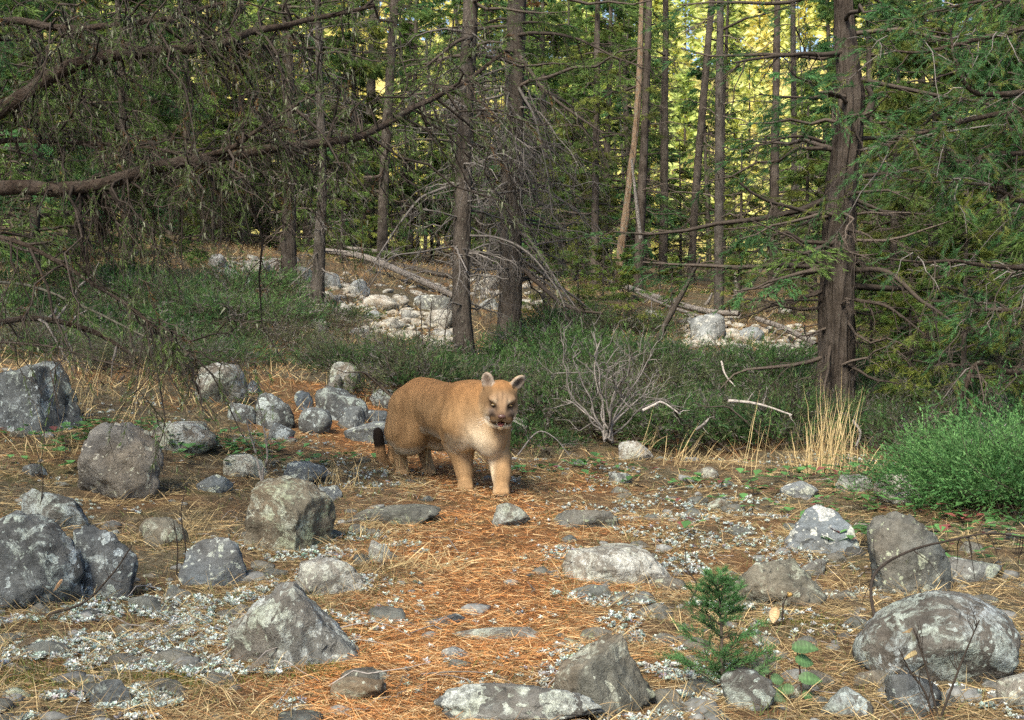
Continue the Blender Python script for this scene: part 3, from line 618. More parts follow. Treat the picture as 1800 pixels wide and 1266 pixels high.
limb(T_BIG, F_BIG, [(1450, 250, 10.6), (1400, 240, 10.4), (1330, 255, 10.2)], .018, .006, TWIGC * .7, 60, 10, .4)

# --- the tall orange trunk and the poles leaning by it
def pole(pts, w, name, label, mat, cat, sides=14, seed=1, ridge=.12, group=None):
    A = np.array([at(*p) for p in pts]); C = spline(A, 50); Rr = np.interp(np.linspace(0, 1, 50), np.linspace(0, 1, len(w)), [q / FPX * p[2] / 2 for q, p in zip(w, pts)]); f = A[0]
    o = empty(name, f, label, cat, group); me = trunk_mesh(C - f, Rr, sides, mat, seed, ridge); me.name = name; obj('trunk' if cat != 'log' else 'stem', me, o); return o, f
o, f = pole([(1086, 502, 20.5), (1092, 440, 20.5), (1101, 370, 20.5), (1109, 300, 20.5), (1119, 210, 20.5), (1125, 110, 20.5), (1130, -60, 20.5)], (15, 12, 10, 9.5, 9, 8.5, 7), 'dead_snag', 'tall slim orange trunk stripped of bark, leaning right', M_SNAG, 'dead tree', sides=18, seed=4, ridge=.34)
pole([(1126, 420, 20.3), (1118, 350, 20.3), (1110, 280, 20.3)], (7, 6, 4), 'dead_pole', 'thin grey pole leaning on the tall orange trunk', M_LOG, 'dead tree', 8, 5)
pole([(1148, 612, 13.2), (1175, 560, 13.1), (1205, 505, 13.0), (1232, 452, 12.9)], (9, 9, 8, 5), 'dead_pole', 'dark bare stick slanting up right above the green mats', M_BARK, 'stick', 8, 6)
for k, (a, b, w) in enumerate([((1322, 500, 24), (1352, 440, 24), 5), ((1352, 505, 22), (1385, 430, 22), 5), ((1232, 545, 21), (1252, 515, 21), 6), ((1290, 535, 20), (1292, 478, 20), 7)]):
    pole([a, tuple((np.array(a) + b) / 2 + (3, 0, 0)), b], (w, w, w * .5), 'dead_pole', ['pale stick leaning right near the slim stems', 'pale stick leaning beside the pale thin stem', 'short split stub on the right fallen log', 'upright pale stub beside the slim grey stem'][k], M_LOG, 'stick', 6, 70 + k)

# --- fallen logs
def log(pts, w, label, seed, m=6, mat=M_LOG):
    A = [at(*p) for p in pts]; o, f = pole(pts, w, 'fallen_log', label, mat, 'log', 12, seed, .12, 'fallen logs')
    if m:
        rng = np.random.default_rng(seed); C = spline(A, 30); B, D, s = shoots(C[None], m, rng, .1, .95, 1, .3, 0.0); mb = MB()
        mb.tubes(grow(B, D, rng.uniform(.15, .6, m), 5, rng, .2, .05), taper(np.full(m, .012), 5), 4, GREYC * .8); obj('branch_stubs', mb.build('branch_stubs', M_DEAD, off=f), o, kind='stuff')
    return o
log([(568, 440, 22.5), (640, 452, 21.2), (720, 485, 19.4), (806, 524, 17.6)], (9, 11, 12, 9), 'long grey log sloping down towards the trunk behind the cat', 61, 14)
log([(585, 433, 24.5), (660, 441, 24), (700, 449, 23.6)], (5, 6, 5), 'thin upper log lying behind the long grey one', 62, 3)
log([(690, 464, 23), (760, 480, 22), (800, 486, 21.6)], (9, 9, 7), 'dark short log behind the long grey one', 63, 4, M_BARK)
log([(985, 470, 25), (1060, 490, 23.2), (1130, 515, 20.5), (1230, 545, 18.2), (1300, 552, 17.6)], (7, 9, 10, 11, 9), 'grey log sloping down right from the tall orange trunk', 64, 12)
log([(1120, 515, 19.8), (1180, 540, 18.5), (1240, 560, 17.4), (1280, 575, 16.6)], (4, 5, 6, 5), 'thin bleached pole under the right fallen log', 65, 4)
log([(1330, 560, 17.5), (1380, 578, 16.6), (1435, 606, 15.5)], (8, 9, 8), 'short log ending at the thickest trunk', 66, 6)
log([(-40, 575, 8.0), (60, 560, 8.2), (160, 582, 8.4), (230, 622, 8.5)], (10, 10, 9, 5), 'dark dead branch lying among twigs at left edge', 67, 10, M_BARKB)

# --- forest behind: shared kinds of tree
def variant(seed, H, r0, mat, **kw):
    rng = np.random.default_rng(seed); n = 40; z = np.linspace(-.3, H, n)
    P = np.c_[0.05 * H * .25 * np.sin(z * .5 + seed), 0.05 * H * .25 * np.cos(z * .4 + seed * 2), z]; P[:, :2] -= P[2, :2]
    return tree_parts(seed, P, np.interp(z, [0, H], [r0, r0 * .25]), mat, 9, **kw)
VAR = [variant(101, 12, .11, M_BARKG, z_dead=.8, z_live=2.6, n_dead=46, n_live=70, len_dead=.8, len_live=1.35, need=(.11, .017), K=10, m_twig=8, m_sub=2, m_dead=5, dead_col=GREYC * .55),
       variant(102, 13, .09, M_BARK, z_dead=.8, z_live=3.8, n_dead=60, n_live=56, len_dead=.85, len_live=1.3, need=(.11, .017), K=10, m_twig=8, m_sub=2, m_dead=5),
       variant(103, 11, .075, M_BARKR, z_dead=.5, z_live=1.8, n_dead=40, n_live=70, len_dead=.8, len_live=1.35, need=(.11, .017), K=10, m_twig=8, m_sub=2, m_dead=5, colr=OLIVE * 1.2, colr2=BROWNN * .8),
       variant(104, 12, .06, M_BARKG, z_dead=.6, z_live=6.0, n_dead=60, n_live=30, len_dead=.6, len_live=.9, need=(.10, .014), K=9, m_twig=7, m_sub=2, m_dead=5, dead_col=GREYC * .6)]
BUSH = [variant(111, 4.2, .06, M_BARK, z_dead=.2, z_live=.5, n_dead=10, n_live=70, len_live=1.25, need=(.085, .013), K=13, m_twig=10, m_sub=3, colr=OLIVE * 1.1, colr2=YELL * .75, droop=.3),
        variant(112, 5.5, .07, M_BARK, z_dead=.2, z_live=.8, n_dead=16, n_live=80, len_live=1.4, need=(.085, .013), K=13, m_twig=10, m_sub=3, colr=DEEP * 1.2, colr2=OLIVE, droop=.45),
        variant(113, 2.6, .04, M_BARK, z_dead=.1, z_live=.25, n_dead=6, n_live=60, len_live=.95, need=(.075, .009), K=13, m_twig=10, m_sub=3, colr=OLIVE * 1.2, colr2=YELL, droop=.2)]
# young bushy conifers one can tell apart
for k, (px, py, Y, v, s, lab) in enumerate([
    (600, 440, 22.5, 2, .85, 'yellow-green young pine behind the long grey log'),
    (375, 430, 24, 0, .8, 'dark green young fir on the left slope above the pale rocks'),
    (180, 440, 24, 1, 1.0, 'dense dark fir behind the upper left limbs'),
    (40, 450, 23, 0, 1.1, 'bushy fir at the far left behind the limbs'),
    (470, 425, 29, 1, 1.1, 'tall olive fir between the left limbs and the thin trunks'),
    (300, 425, 30, 1, 1.2, 'olive fir deep in the forest above the left slope'),
    (1010, 500, 23, 0, .95, 'olive young pine right of the twig-draped trunk'),
    (985, 490, 27, 1, 1.0, 'fuller fir behind the olive young pine'),
    (1300, 530, 24, 0, .75, 'fir with spreading boughs left of the thickest trunk'),
    (1195, 510, 30, 0, .8, 'feathery young pine below the bright gap'),
    (1420, 530, 22, 0, .85, 'young pine half hidden by the thickest trunk'),
    (1570, 580, 17, 0, 1.0, 'young pine just right of the thickest trunk'),
    (1660, 570, 20, 1, 1.1, 'dark fir behind the right-hand boughs'),
    (1780, 600, 17, 1, 1.0, 'dark fir at the right edge behind the boughs'),
    (760, 455, 30, 0, .8, 'small pine glimpsed left of the trunk behind the cat'),
    (1690, 775, 10.4, 2, .8, 'low bright pine behind the green juniper'),
    (1600, 745, 10.6, 2, .55, 'small pine at the foot of the thickest trunk'),
    (1105, 590, 15.0, 2, .42, 'little pine growing from the green mats'),
    (1015, 545, 18.5, 2, .5, 'small pine below the drooping limb right of the middle trunks'), (1180, 575, 16.5, 2, .4, 'small pine just left of the pale rocks on the bank'), (1300, 570, 18.5, 2, .45, 'small pine behind the stony bank'), (1395, 560, 19, 2, .5, 'small pine beside the foot of the brown slim stem'), (955, 560, 17, 2, .5, 'small pine right behind the twig-draped trunk'), (1060, 530, 20, 2, .45, 'small pine before the tall orange trunk'), (690, 455, 25.5, 2, .7, 'small pine behind the fallen logs'), (1530, 640, 13, 2, .55, 'low pine tucked right behind the thickest trunk')]):
    p = hit(px, py) if Y > 13 else None; x, y = (at(px, py, Y)[0], Y); put_tree(BUSH[v], 'young_conifer', lab, (x, y, gz1(x, y) - .05), 1.7 * k, s, cat='tree', group='young bushy conifers')
_rb = np.random.default_rng(15)
for k in range(64):
    Y = _rb.uniform(25, 52); px = _rb.uniform(-100, 1900)
    if 1140 < px < 1450 and (_rb.random() < .6 or Y < 34): continue
    x = (px - 900) / FPX * Y; put_tree(BUSH[int(_rb.integers(0, 2))], 'young_conifer', 'bushy young conifer filling the gaps deep in the forest', (x, Y, gz1(x, Y) - .05), k * 2.1, _rb.uniform(.8, 1.5), 'bushy conifers deep in the forest')
for k, (px, Y, v, s) in enumerate([(60, 15, 1, 1.0), (-60, 13, 1, 1.1), (230, 17.5, 1, 1.05), (130, 20, 0, 1.4), (330, 25, 1, 1.25), (430, 25, 0, 1.5), (540, 26, 1, 1.3), (620, 27, 0, 1.5), (-20, 19, 0, 1.5), (960, 25, 1, 1.2), (1060, 26, 1, 1.3), (1640, 14, 0, 1.15), (1760, 13, 1, 1.0), (1540, 20, 1, 1.2), (1850, 12, 1, 1.2), (1460, 26, 1, 1.2), (720, 28, 1, 1.3), (840, 29, 1, 1.4)]):
    x = (px - 900) / FPX * Y; z_ = 0 if px < 600 else 1 if px < 1100 else 2; ORD = ['first', 'second', 'third', 'fourth', 'fifth', 'sixth', 'seventh', 'eighth', 'ninth']
    rank = sorted(p for p in (60, -60, 230, 130, 330, 430, 540, 620, -20, 960, 1060, 1640, 1760, 1540, 1850, 1460, 720, 840) if (0 if p < 600 else 1 if p < 1100 else 2) == z_).index(px)
    put_tree(BUSH[v], 'young_conifer', ['dense olive conifer behind the limbs at upper left, %s from the left edge', 'full conifer behind the middle trunks, %s from the left', 'dense green conifer behind the boughs on the right, %s from the left'][z_] % ORD[rank], (x, Y, gz1(x, Y) - .05), k * 1.1, s, ['dense conifers at upper left', 'full conifers in the middle', 'dense conifers on the right'][z_])
# thin stems deep in the forest: nothing tells them apart
rngf = np.random.default_rng(5)
_n = 0; _used = []
while _n < 130:
    Y = 24 + 36 * rngf.random() ** 0.9; px = rngf.uniform(-120, 1920); x = (px - 900) / FPX * Y
    if 1140 < px < 1440 and rngf.random() < .7: continue
    if any((x - a) ** 2 + (Y - b) ** 2 < 0.5 for a, b in _used): continue
    _used.append((x, Y)); v = int(rngf.choice([0, 1, 1, 2, 3, 3, 3]))
    put_tree(VAR[v], 'forest_tree', 'thin conifer stem standing deep in the forest beyond the logs', (x, Y, gz1(x, Y) - .05), rngf.uniform(0, 6.28), rngf.uniform(.6, 1.1), 'stems deep in the forest'); _n += 1

# unseen trees added behind and beside the camera to shade the trail's edges
for k, (x, y, v, s, lab) in enumerate([(-4.4, -1.4, 0, .95, 'unseen conifer added behind the viewer on the left for shade'), (-6.2, 0.6, 2, .95, 'unseen conifer added beside the viewer on the far left for shade')]):
    put_tree(VAR[v], 'forest_tree', lab, (x, y, gz1(x, y) - .05), 1.3 * k, s)

# sunlit larches on the far hillside: one mass
def far_wood():
    rng = np.random.default_rng(8); mb = MB(); tr = MB()
    for k in range(300):
        x = rng.uniform(-80, 80); y = rng.uniform(66, 128); H = rng.uniform(7, 14); z = float(hill_z(np.array([x]), np.array([y]))[0])
        n = 460; u = rng.random(n) ** .8; r = (1 - u) * H * .17 * np.sqrt(rng.random(n)) + .1; a = rng.uniform(0, 6.28, n)
        B = np.c_[x + r * np.cos(a), y + r * np.sin(a), z + H * (.15 + .85 * u)]; D = np.c_[np.cos(a), np.sin(a), rng.normal(0, .4, n)]
        c = np.array([(.78, .72, .27), (.64, .67, .24), (.44, .53, .17)][rng.integers(3)]) * rng.uniform(.75, 1.25, (n, 1))
        mb.needles(B, D, rng.uniform(.5, 1.0, n), .42, c)
        tr.tubes(np.array([[(x, y, z - .3), (x, y, z + H * .5), (x, y, z + H)]]), np.array([[.16, .1, .02]]), 5, TWIGC)
    o = empty('far_wood', (0, 70, 0), 'golden sunlit larches on the far hillside beyond the forest', 'wood'); o['kind'] = 'stuff'
    for nm, b, m in (('crowns', mb, M_LEAF), ('stems', tr, M_TWIG)): obj(nm, b.build(nm, m, off=(0, 70, 0)), o, kind='stuff')
far_wood()

# --- the tree whose limbs reach in from the left edge
def limb_tree_left():
    foot = np.array([-4.3, 6.6, gz1(-4.3, 6.6) - .1]); o = empty('fir_tree', foot, 'tree whose heavy dark limbs reach in across the upper left', 'tree')
    P = np.c_[np.zeros(40), np.zeros(40), np.linspace(-.2, 7.0, 40)]; obj('trunk', trunk_mesh(P, np.linspace(.24, .12, 40), 24, M_BARK, 3, .12, .3), o)
    defs = [([(-560, 330, 6.6), (-250, 300, 6.4), (-40, 215, 6.2), (30, 178, 6.1), (110, 125, 6.0), (180, 100, 6.0), (280, 92, 6.0), (370, 82, 6.0), (440, 58, 6.1), (540, 38, 6.2), (660, 12, 6.3)], .050, .010, 84),
            ([(-560, 420, 6.6), (-250, 345, 6.3), (-40, 331, 6.1), (100, 332, 5.9), (170, 328, 5.9), (240, 303, 5.9), (330, 283, 5.9), (430, 270, 5.9), (520, 254, 6.0), (610, 244, 6.1), (680, 216, 6.3), (760, 174, 6.5), (830, 138, 6.7), (880, 95, 6.8)], .042, .009, 96),
            ([(360, 276, 5.9), (420, 252, 5.8), (470, 220, 5.75), (520, 188, 5.7)], .016, .006, 12),
            ([(-300, 270, 6.5), (0, 250, 6.3), (120, 252, 6.2), (260, 262, 6.1), (420, 300, 6.0)], .018, .005, 44),
            ([(-200, 60, 6.4), (0, 40, 6.3), (150, 50, 6.2), (300, 30, 6.1), (420, 0, 6.1)], .025, .007, 60),
            ([(-200, 400, 6.2), (0, 420, 6.0), (120, 470, 5.9), (250, 560, 5.8), (330, 620, 5.7)], .014, .004, 30)]
    rng = np.random.default_rng(33)
    for k, (pts, r0, r1, m) in enumerate(defs):
        n = 70; C = spline([at(*p) for p in pts], n); C = C + .012 * np.stack([noise(C * 6, 80 + q + k) for q in range(3)], 1); Rr = np.linspace(r0, r1, n) * (1 + .12 * noise(C * 20, 9 + k))
        V, F = tubes(C[None], Rr[None], 10); b = obj('limb', mesh('limb', V - foot, F, M_BARKB, smooth=True), o)
        tw = MB(); B, D, s = shoots(C[None], m, rng, .22 if k < 2 else .1, 1, 1.0, -.2, .25); L = rng.uniform(.12, .62, m)
        t = grow(B, D, L, 7, rng, rng.uniform(-.1, .7, m), .075); tw.tubes(t, taper(rng.uniform(.003, .009, m), 7), 4, TWIGC * rng.uniform(.25, .7, (m, 1)))
        B2, D2, s2 = shoots(t, 5, rng, .15, 1, .9, -.3, .3); t2 = grow(B2, D2, np.repeat(L, 5) * rng.uniform(.2, .55, len(s2)), 5, rng, .5, .05); tw.tubes(t2, taper(np.full(len(s2), .003), 5), 3, TWIGC * rng.uniform(.4, 1.0, (len(s2), 1)))
        B3, D3, s3 = shoots(t2, 2, rng, .2, 1, .9, -.2, .3); t3 = grow(B3, D3, rng.uniform(.04, .15, len(s3)), 3, rng, .3, .05); tw.tubes(t3, taper(np.full(len(s3), .002), 3), 3, TWIGC * .7)
        obj('twigs', tw.build('twigs', M_TWIG, off=foot), b, kind='stuff')
        li = MB()
        for src, per in ((t, 5), (t2, 2), (C[None], m * 3)):
            B, D, s = shoots(src, per, rng, .1, 1, 1.0, -.8, 0); nn = len(B); li.needles(B, norm(D + (0, 0, -1.2)), rng.uniform(.012, .045, nn), rng.uniform(.006, .014, nn), np.array([.17, .19, .12]) * rng.uniform(.45, 1.25, (nn, 1)))
        obj('lichen', li.build('lichen', M_LEAF, off=foot), b, kind='stuff')
        nd = MB(); pick = rng.random(len(t2)) < .62; tuft(nd, t2[pick], 34, .038, .0032, np.where(rng.random((pick.sum(), 1)) < .12, BROWNN, OLIVE) * rng.uniform(.6, 1.2, (pick.sum(), 1)), rng)
        if nd.n: obj('needles', nd.build('needles', M_NEEDLE, off=foot), b, kind='stuff')
    # the bunch of dark twigs hanging under the lower limb
    tw = MB(); B = np.array([at(px, 332, 5.9) for px in rng.uniform(120, 190, 16)]); D = norm(np.c_[rng.uniform(.1, .55, 16), rng.normal(0, .2, 16), rng.uniform(-1, -.6, 16)])
    t = grow(B, D, rng.uniform(.2, .46, 16), 8, rng, .1, .05); tw.tubes(t, taper(rng.uniform(.005, .010, 16), 8), 5, TWIGC * .35)
    B2, D2, s2 = shoots(t, 8, rng, .2, 1, .8, -.4, .3); t2 = grow(B2, D2, rng.uniform(.04, .14, len(s2)), 4, rng, .3, .05); tw.tubes(t2, taper(np.full(len(s2), .0035), 4), 3, TWIGC * .4)
    obj('hanging_twigs', tw.build('hanging_twigs', M_TWIG, off=foot), o, kind='stuff')
limb_tree_left()

# --- the tree whose boughs reach in from the right edge
def limb_tree_right():
    foot = np.array([4.55, 9.0, gz1(4.55, 9.0) - .1]); o = empty('fir_tree', foot, 'tree whose green boughs hang in from the right edge', 'tree')
    P = np.c_[np.zeros(40), np.zeros(40), np.linspace(-.2, 6.5, 40)]; obj('trunk', trunk_mesh(P, np.linspace(.17, .10, 40), 24, M_BARKG, 6, .12, .3), o)
    rng = np.random.default_rng(44)
    defs = [[(1980, 120, 9.0), (1880, 130, 8.6), (1780, 165, 8.3), (1710, 160, 8.1), (1680, 110, 8.0), (1672, 50, 8.0)], [(1980, 380, 9), (1880, 360, 8.6), (1800, 352, 8.3), (1740, 330, 8.1), (1660, 320, 7.9)],
            [(1980, 200, 9), (1880, 190, 8.6), (1760, 200, 8.2), (1640, 230, 8.0), (1560, 255, 7.9)], [(1980, 480, 9), (1880, 470, 8.5), (1790, 470, 8.1), (1700, 462, 7.9), (1560, 455, 7.7)],
            [(1980, 560, 9), (1880, 600, 8.4), (1790, 655, 8.0), (1720, 640, 7.9), (1690, 700, 7.8), (1660, 740, 7.8)], [(1980, 60, 9), (1880, 40, 8.7), (1760, 60, 8.4), (1650, 90, 8.2), (1560, 90, 8.1)],
            [(1980, 300, 9), (1880, 280, 8.7), (1790, 270, 8.4), (1700, 280, 8.2), (1600, 300, 8.1)], [(1980, 420, 9), (1890, 500, 8.4), (1800, 540, 8.0), (1740, 545, 7.9), (1700, 545, 7.9)],
            [(1980, 0, 9), (1880, -40, 8.8), (1760, -10, 8.6), (1640, 20, 8.5)]]
    for k, pts in enumerate(defs):
        n = 50; C = spline([at(*p) for p in pts], n); C = C + .015 * np.stack([noise(C * 5, 180 + q + k) for q in range(3)], 1)
        V, F = tubes(C[None], np.linspace(.030, .006, n)[None], 8); b = obj('bough', mesh('bough', V - foot, F, M_BARKB, smooth=True), o)
        tw = MB(); nd = MB(); m = 26; B, D, s = shoots(C[None], m, rng, .2, 1, .9, -.1, .6); L = rng.uniform(.15, .6, m); t = grow(B, D, L, 6, rng, rng.uniform(0, .5, m), .05)
        tw.tubes(t, taper(rng.uniform(.003, .007, m), 6), 4, np.where(rng.random((m, 1)) < .3, GREYC * .9, TWIGC * .8))
        B2, D2, s2 = shoots(t, 7, rng, .15, 1, .85, -.05, .6); t2 = grow(B2, D2, np.repeat(L, 7) * rng.uniform(.2, .5, len(s2)), 4, rng, .2, .05); tw.tubes(t2, taper(np.full(len(s2), .003), 4), 3, TWIGC)
        live = rng.random(len(t2)) < (.75 if k not in (3, 4) else .35); c = np.where(rng.random((live.sum(), 1)) < .3, YELL * .85, DEEP * 1.3) * rng.uniform(.6, 1.35, (live.sum(), 1))
        tuft(nd, t2[live], 54, .042, .0038, c, rng, .05)
        obj('twigs', tw.build('twigs', M_TWIG, off=foot), b, kind='stuff'); obj('needles', nd.build('needles', M_NEEDLE, off=foot), b, kind='stuff')
limb_tree_right()
# ---------------------------------------------------------------- plants
def ribbons(mb, P, Wd, C, rng):
    """Flat tapering blades along curves P (M,n,3)."""
    M, n = P.shape[:2]; T = norm(np.gradient(P, axis=1)); S = norm(np.cross(T, norm(rng.normal(size=(M, 1, 3)) * (1, 1, .35))))
    w = np.broadcast_to(Wd, M)[:, None] * np.r_[np.linspace(.7, 1, n // 2), np.linspace(1, .08, n - n // 2)][None] / 2
    V = np.stack([P - S * w[..., None], P + S * w[..., None]], 2).reshape(-1, 3); i = np.arange(n - 1) * 2
    f = np.stack([i, i + 1, i + 3, i + 2], -1); F = (f[None] + (np.arange(M) * 2 * n)[:, None, None]).reshape(-1, 4)
    C = np.asarray(C, float); mb.add(V, F, np.repeat(C, 2 * n, axis=0) if C.ndim == 2 else C)
def diamonds(mb, B, D, L, Wd, C, rng, upn=None, bend=.15):
    """Small spoon-shaped leaves, each two triangles folded on the midrib."""
    n = len(B); D = norm(D); S = norm(np.cross(D, upn if upn is not None else rng.normal(size=(n, 3)))); U = np.cross(S, D); L = np.broadcast_to(L, n)[:, None]; Wd = np.broadcast_to(Wd, n)[:, None]
    V = np.stack([B, B + D * L * .62 - S * Wd / 2 + U * L * bend, B + D * L, B + D * L * .62 + S * Wd / 2 + U * L * bend], 1).reshape(-1, 3)
    k = np.arange(n)[:, None] * 4; F = np.concatenate([k + [0, 1, 2], k + [0, 2, 3]]); mb.add(V, F, np.repeat(np.broadcast_to(C, (n, 3)), 4, axis=0))
STRAW = np.array([.56, .44, .23]); STRAW2 = np.array([.38, .28, .15])

# --- creeping juniper mats
def juniper_mesh(seed, a, b, h, n, need, K, c1, c2, sub=3, dead=.10, Ls=1.0):
    rng = np.random.default_rng(seed); r = np.sqrt(rng.random(n)); th = rng.uniform(0, 6.28, n); edge = 1 + .28 * np.sin(th * 3 + seed) + .18 * np.sin(th * 5 + 2 * seed)
    x = a * r * np.cos(th) * edge; y = b * r * np.sin(th) * edge; top = h * (1 - .75 * r ** 2) * (.7 + .45 * fbm(np.c_[x * 2.2, y * 2.2, 0 * x + seed], seed, 3))
    B = np.c_[x * .9, y * .9, np.maximum(top, .05) * rng.uniform(.15, .8, n)]; D = norm(np.c_[np.cos(th) * r + rng.normal(0, .4, n), np.sin(th) * r + rng.normal(0, .4, n), rng.uniform(.25, 1.0, n)])
    L = rng.uniform(.10, .26, n) * (h / .35) ** .5 * Ls; t = grow(B, D, L, 4, rng, .15, .05); mb = MB(); tw = MB(); tw.tubes(t, taper(np.full(n, .0045), 4), 3, TWIGC * .7)
    m = 10; st = grow(np.c_[rng.normal(0, a * .3, m), rng.normal(0, b * .3, m), np.zeros(m)], norm(np.c_[rng.normal(0, 1, (m, 2)), rng.uniform(.1, .4, m)]), rng.uniform(.4, 1) * a, 7, rng, .2, .05); tw.tubes(st, taper(np.full(m, .012), 7), 5, TWIGC)
    k = fbm(np.c_[x * 3, y * 3, 0 * x], seed + 4, 3)[:, None]; c = np.where(k > rng.normal(.1, .25, (n, 1)), c1, c2) * rng.uniform(.6, 1.4, (n, 1)); c = np.where(rng.random((n, 1)) < dead, GREYC * .9, c)
    tuft(mb, t, K, need[0], need[1], c, rng, .2)
    B2, D2, s = shoots(t, sub, rng, .2, 1, .8, .15, .3); t2 = grow(B2, D2, np.repeat(L, sub) * rng.uniform(.3, .6, len(s)), 3, rng, .05, .04); tuft(mb, t2, K, need[0], need[1], np.repeat(c, sub, axis=0) * rng.uniform(.8, 1.25, (len(s), 1)), rng, .05)
    return mb.build('foliage', M_NEEDLE), tw.build('stems', M_TWIG)
JC, JD, JB = np.array([.090, .175, .052]), np.array([.048, .115, .040]), np.array([.105, .125, .060])
JUN = [juniper_mesh(201, .85, .6, .38, 420, (.045, .006), 9, JC, JD, 3, .12, 1.25), juniper_mesh(202, .7, .7, .40, 380, (.05, .005), 7, JC * .8, JB, 3, .26, 1.4), juniper_mesh(203, 1.0, .55, .28, 440, (.035, .008), 9, JD * .8, JC * .8)]
_jl = [('left', 'juniper mat on the left slope behind the boulders', [(60, 610), (150, 575), (250, 535), (330, 515), (110, 500), (395, 575), (465, 610), (300, 600), (425, 525), (30, 470), (215, 490), (150, 625), (520, 575), (480, 560), (380, 640), (250, 650), (-60, 560), (60, 545), (330, 560), (230, 590)]),
       ('middle', 'juniper mat on the ground behind the cat', [(620, 650), (700, 655), (760, 668), (880, 680), (960, 705), (905, 735), (1010, 700), (640, 640), (845, 655), (940, 650), (990, 745), (930, 775), (1040, 660), (730, 690), (790, 665), (970, 620)]),
       ('right', 'juniper mat between the dead grey shrub and the thickest trunk', [(1050, 610), (1120, 640), (1150, 690), (1250, 710), (1330, 690), (1390, 750), (1300, 765), (1200, 765), (1110, 755), (1420, 700), (1010, 585), (1240, 670), (1400, 670), (1310, 665), (1060, 720), (1180, 730), (1350, 770), (1540, 640), (1390, 650), (1530, 560), (1110, 585)]),
       ('far right', 'juniper mat in the shade right of the thickest trunk', [(1550, 720), (1610, 755), (1660, 710), (1740, 760), (1800, 700), (1590, 690), (1530, 770), (1680, 800), (1830, 760), (1720, 660)])]
for nm, lab, pts in _jl:
    o = empty('juniper_mat', hit(*pts[0]), lab, 'shrub'); o['kind'] = 'stuff'
    for k, (px, py) in enumerate(pts):
        p = hit(px, py); f, s = JUN[(k * 7 + len(nm)) % 3]; sc = (.75 + .45 * ((k * 37 % 11) / 11)); c = obj('foliage', f, o, p - (0, 0, .03) - np.array(o.location), k * 2.4, kind='stuff'); c.scale = (sc, sc, sc * .95); d = obj('stems', s, c, kind='stuff')
f, s = juniper_mesh(207, .50, .42, .36, 330, (.022, .0085), 15, np.array([.058, .150, .046]), np.array([.115, .245, .080]), 11, .02, 2.0)
for k, (px, py, Y, sc, lab) in enumerate([(1735, 880, 6.4, .72, 'bright green juniper, left low lobe beside the cream-coloured block'), (1825, 885, 6.4, 1.0, 'bright green juniper bush at the right edge'), (1785, 815, 7.0, .8, 'bright green juniper lobe behind the right-edge bush')]):
    p = at(px, py, Y); p[2] = gz1(p[0], p[1]) - .02; o = empty('juniper_bush', p, lab, 'shrub', 'bright green junipers', 1.3 * k); o.scale = (sc,) * 3; obj('foliage', f, o); obj('stems', s, o, kind='stuff')

# --- the dead grey shrub
def dead_shrub():
    f = at(1072, 772, 9.0); f[2] = gz1(f[0], f[1]) - .03; o = empty('dead_shrub', f, 'bleached dead shrub with many forked bare stems', 'shrub'); rng = np.random.default_rng(4); b = [(1066, 772), (1076, 774), (1070, 765)]
    tips = [[(1040, 735), (1008, 700), (993, 655), (985, 635), (990, 605)], [(1045, 730), (1030, 690), (1012, 640), (1005, 625)], [(1058, 720), (1046, 660), (1048, 610), (1040, 582)], [(1060, 710), (1052, 650), (1046, 620), (1058, 598)],
            [(1066, 700), (1064, 650), (1052, 640)], [(1085, 720), (1105, 690), (1125, 660), (1142, 630), (1150, 612)], [(1088, 725), (1120, 690), (1150, 668)], [(1080, 700), (1100, 665), (1108, 630), (1118, 622)], [(1078, 705), (1076, 670), (1082, 650)],
            [(1090, 735), (1122, 705), (1138, 690), (1136, 680)], [(1050, 745), (1020, 715), (1000, 705)], [(1074, 720), (1090, 690), (1092, 655)], [(1095, 745), (1130, 712), (1165, 706), (1195, 722)]]
    for k, tp in enumerate(tips):
        dy = rng.normal(0, .22); pts = [(*b[k % 3], 9.0)] + [(x, y, 9.0 + dy * (q + 1) / len(tp)) for q, (x, y) in enumerate(tp)]; C = spline([at(*p) for p in pts], 22); C += .03 * np.stack([noise(C * 8, 300 + k + q) for q in range(3)], 1)
        mb = MB(); mb.tubes(C[None], np.linspace(.0085, .003, 22)[None], 6, GREYC * rng.uniform(.55, 1.35)); B, D, s = shoots(C[None], 6, rng, .3, 1, .8, .2, .2); t = grow(B, D, rng.uniform(.08, .26, 6), 5, rng, -.1, .12); mb.tubes(t, taper(np.full(6, .0042), 5), 4, GREYC * .8)
        B, D, s = shoots(t, 2, rng, .3, 1, .8, .2, .2); mb.tubes(grow(B, D, rng.uniform(.04, .12, 12), 4, rng, 0, .08), taper(np.full(12, .003), 4), 3, GREYC * .8)
        obj('stem', mb.build('stem', M_DEAD, True, f), o)
dead_shrub()
def stick(pts, r0, r1, name, label, col, m=0, cat='stick', seed=1, hang=0.0, lt=.1, mat=None, group=None):
    C = spline([at(*p) for p in pts], 30); C += .25 * r0 * np.stack([noise(C * 14, seed + k) for k in range(3)], 1); f = C[0].copy(); rng = np.random.default_rng(seed); mb = MB(); mb.tubes(C[None], np.linspace(r0, r1, 30)[None], 7, col)
    o = empty(name, f, label, cat, group); obj('stem', mb.build('stem', mat or M_DEAD, True, f), o)
    if m:
        B, D, s = shoots(C[None], m, rng, .15, 1, 1, -hang, .2); t = grow(B, D, lt * rng.uniform(.4, 1.2, m), 5, rng, hang * .3, .05); tb = MB(); tb.tubes(t, taper(np.full(m, max(r1 * .7, .0015)), 5), 4, col); obj('side_twigs', tb.build('side_twigs', mat or M_DEAD, off=f), o, kind='stuff')
    return o
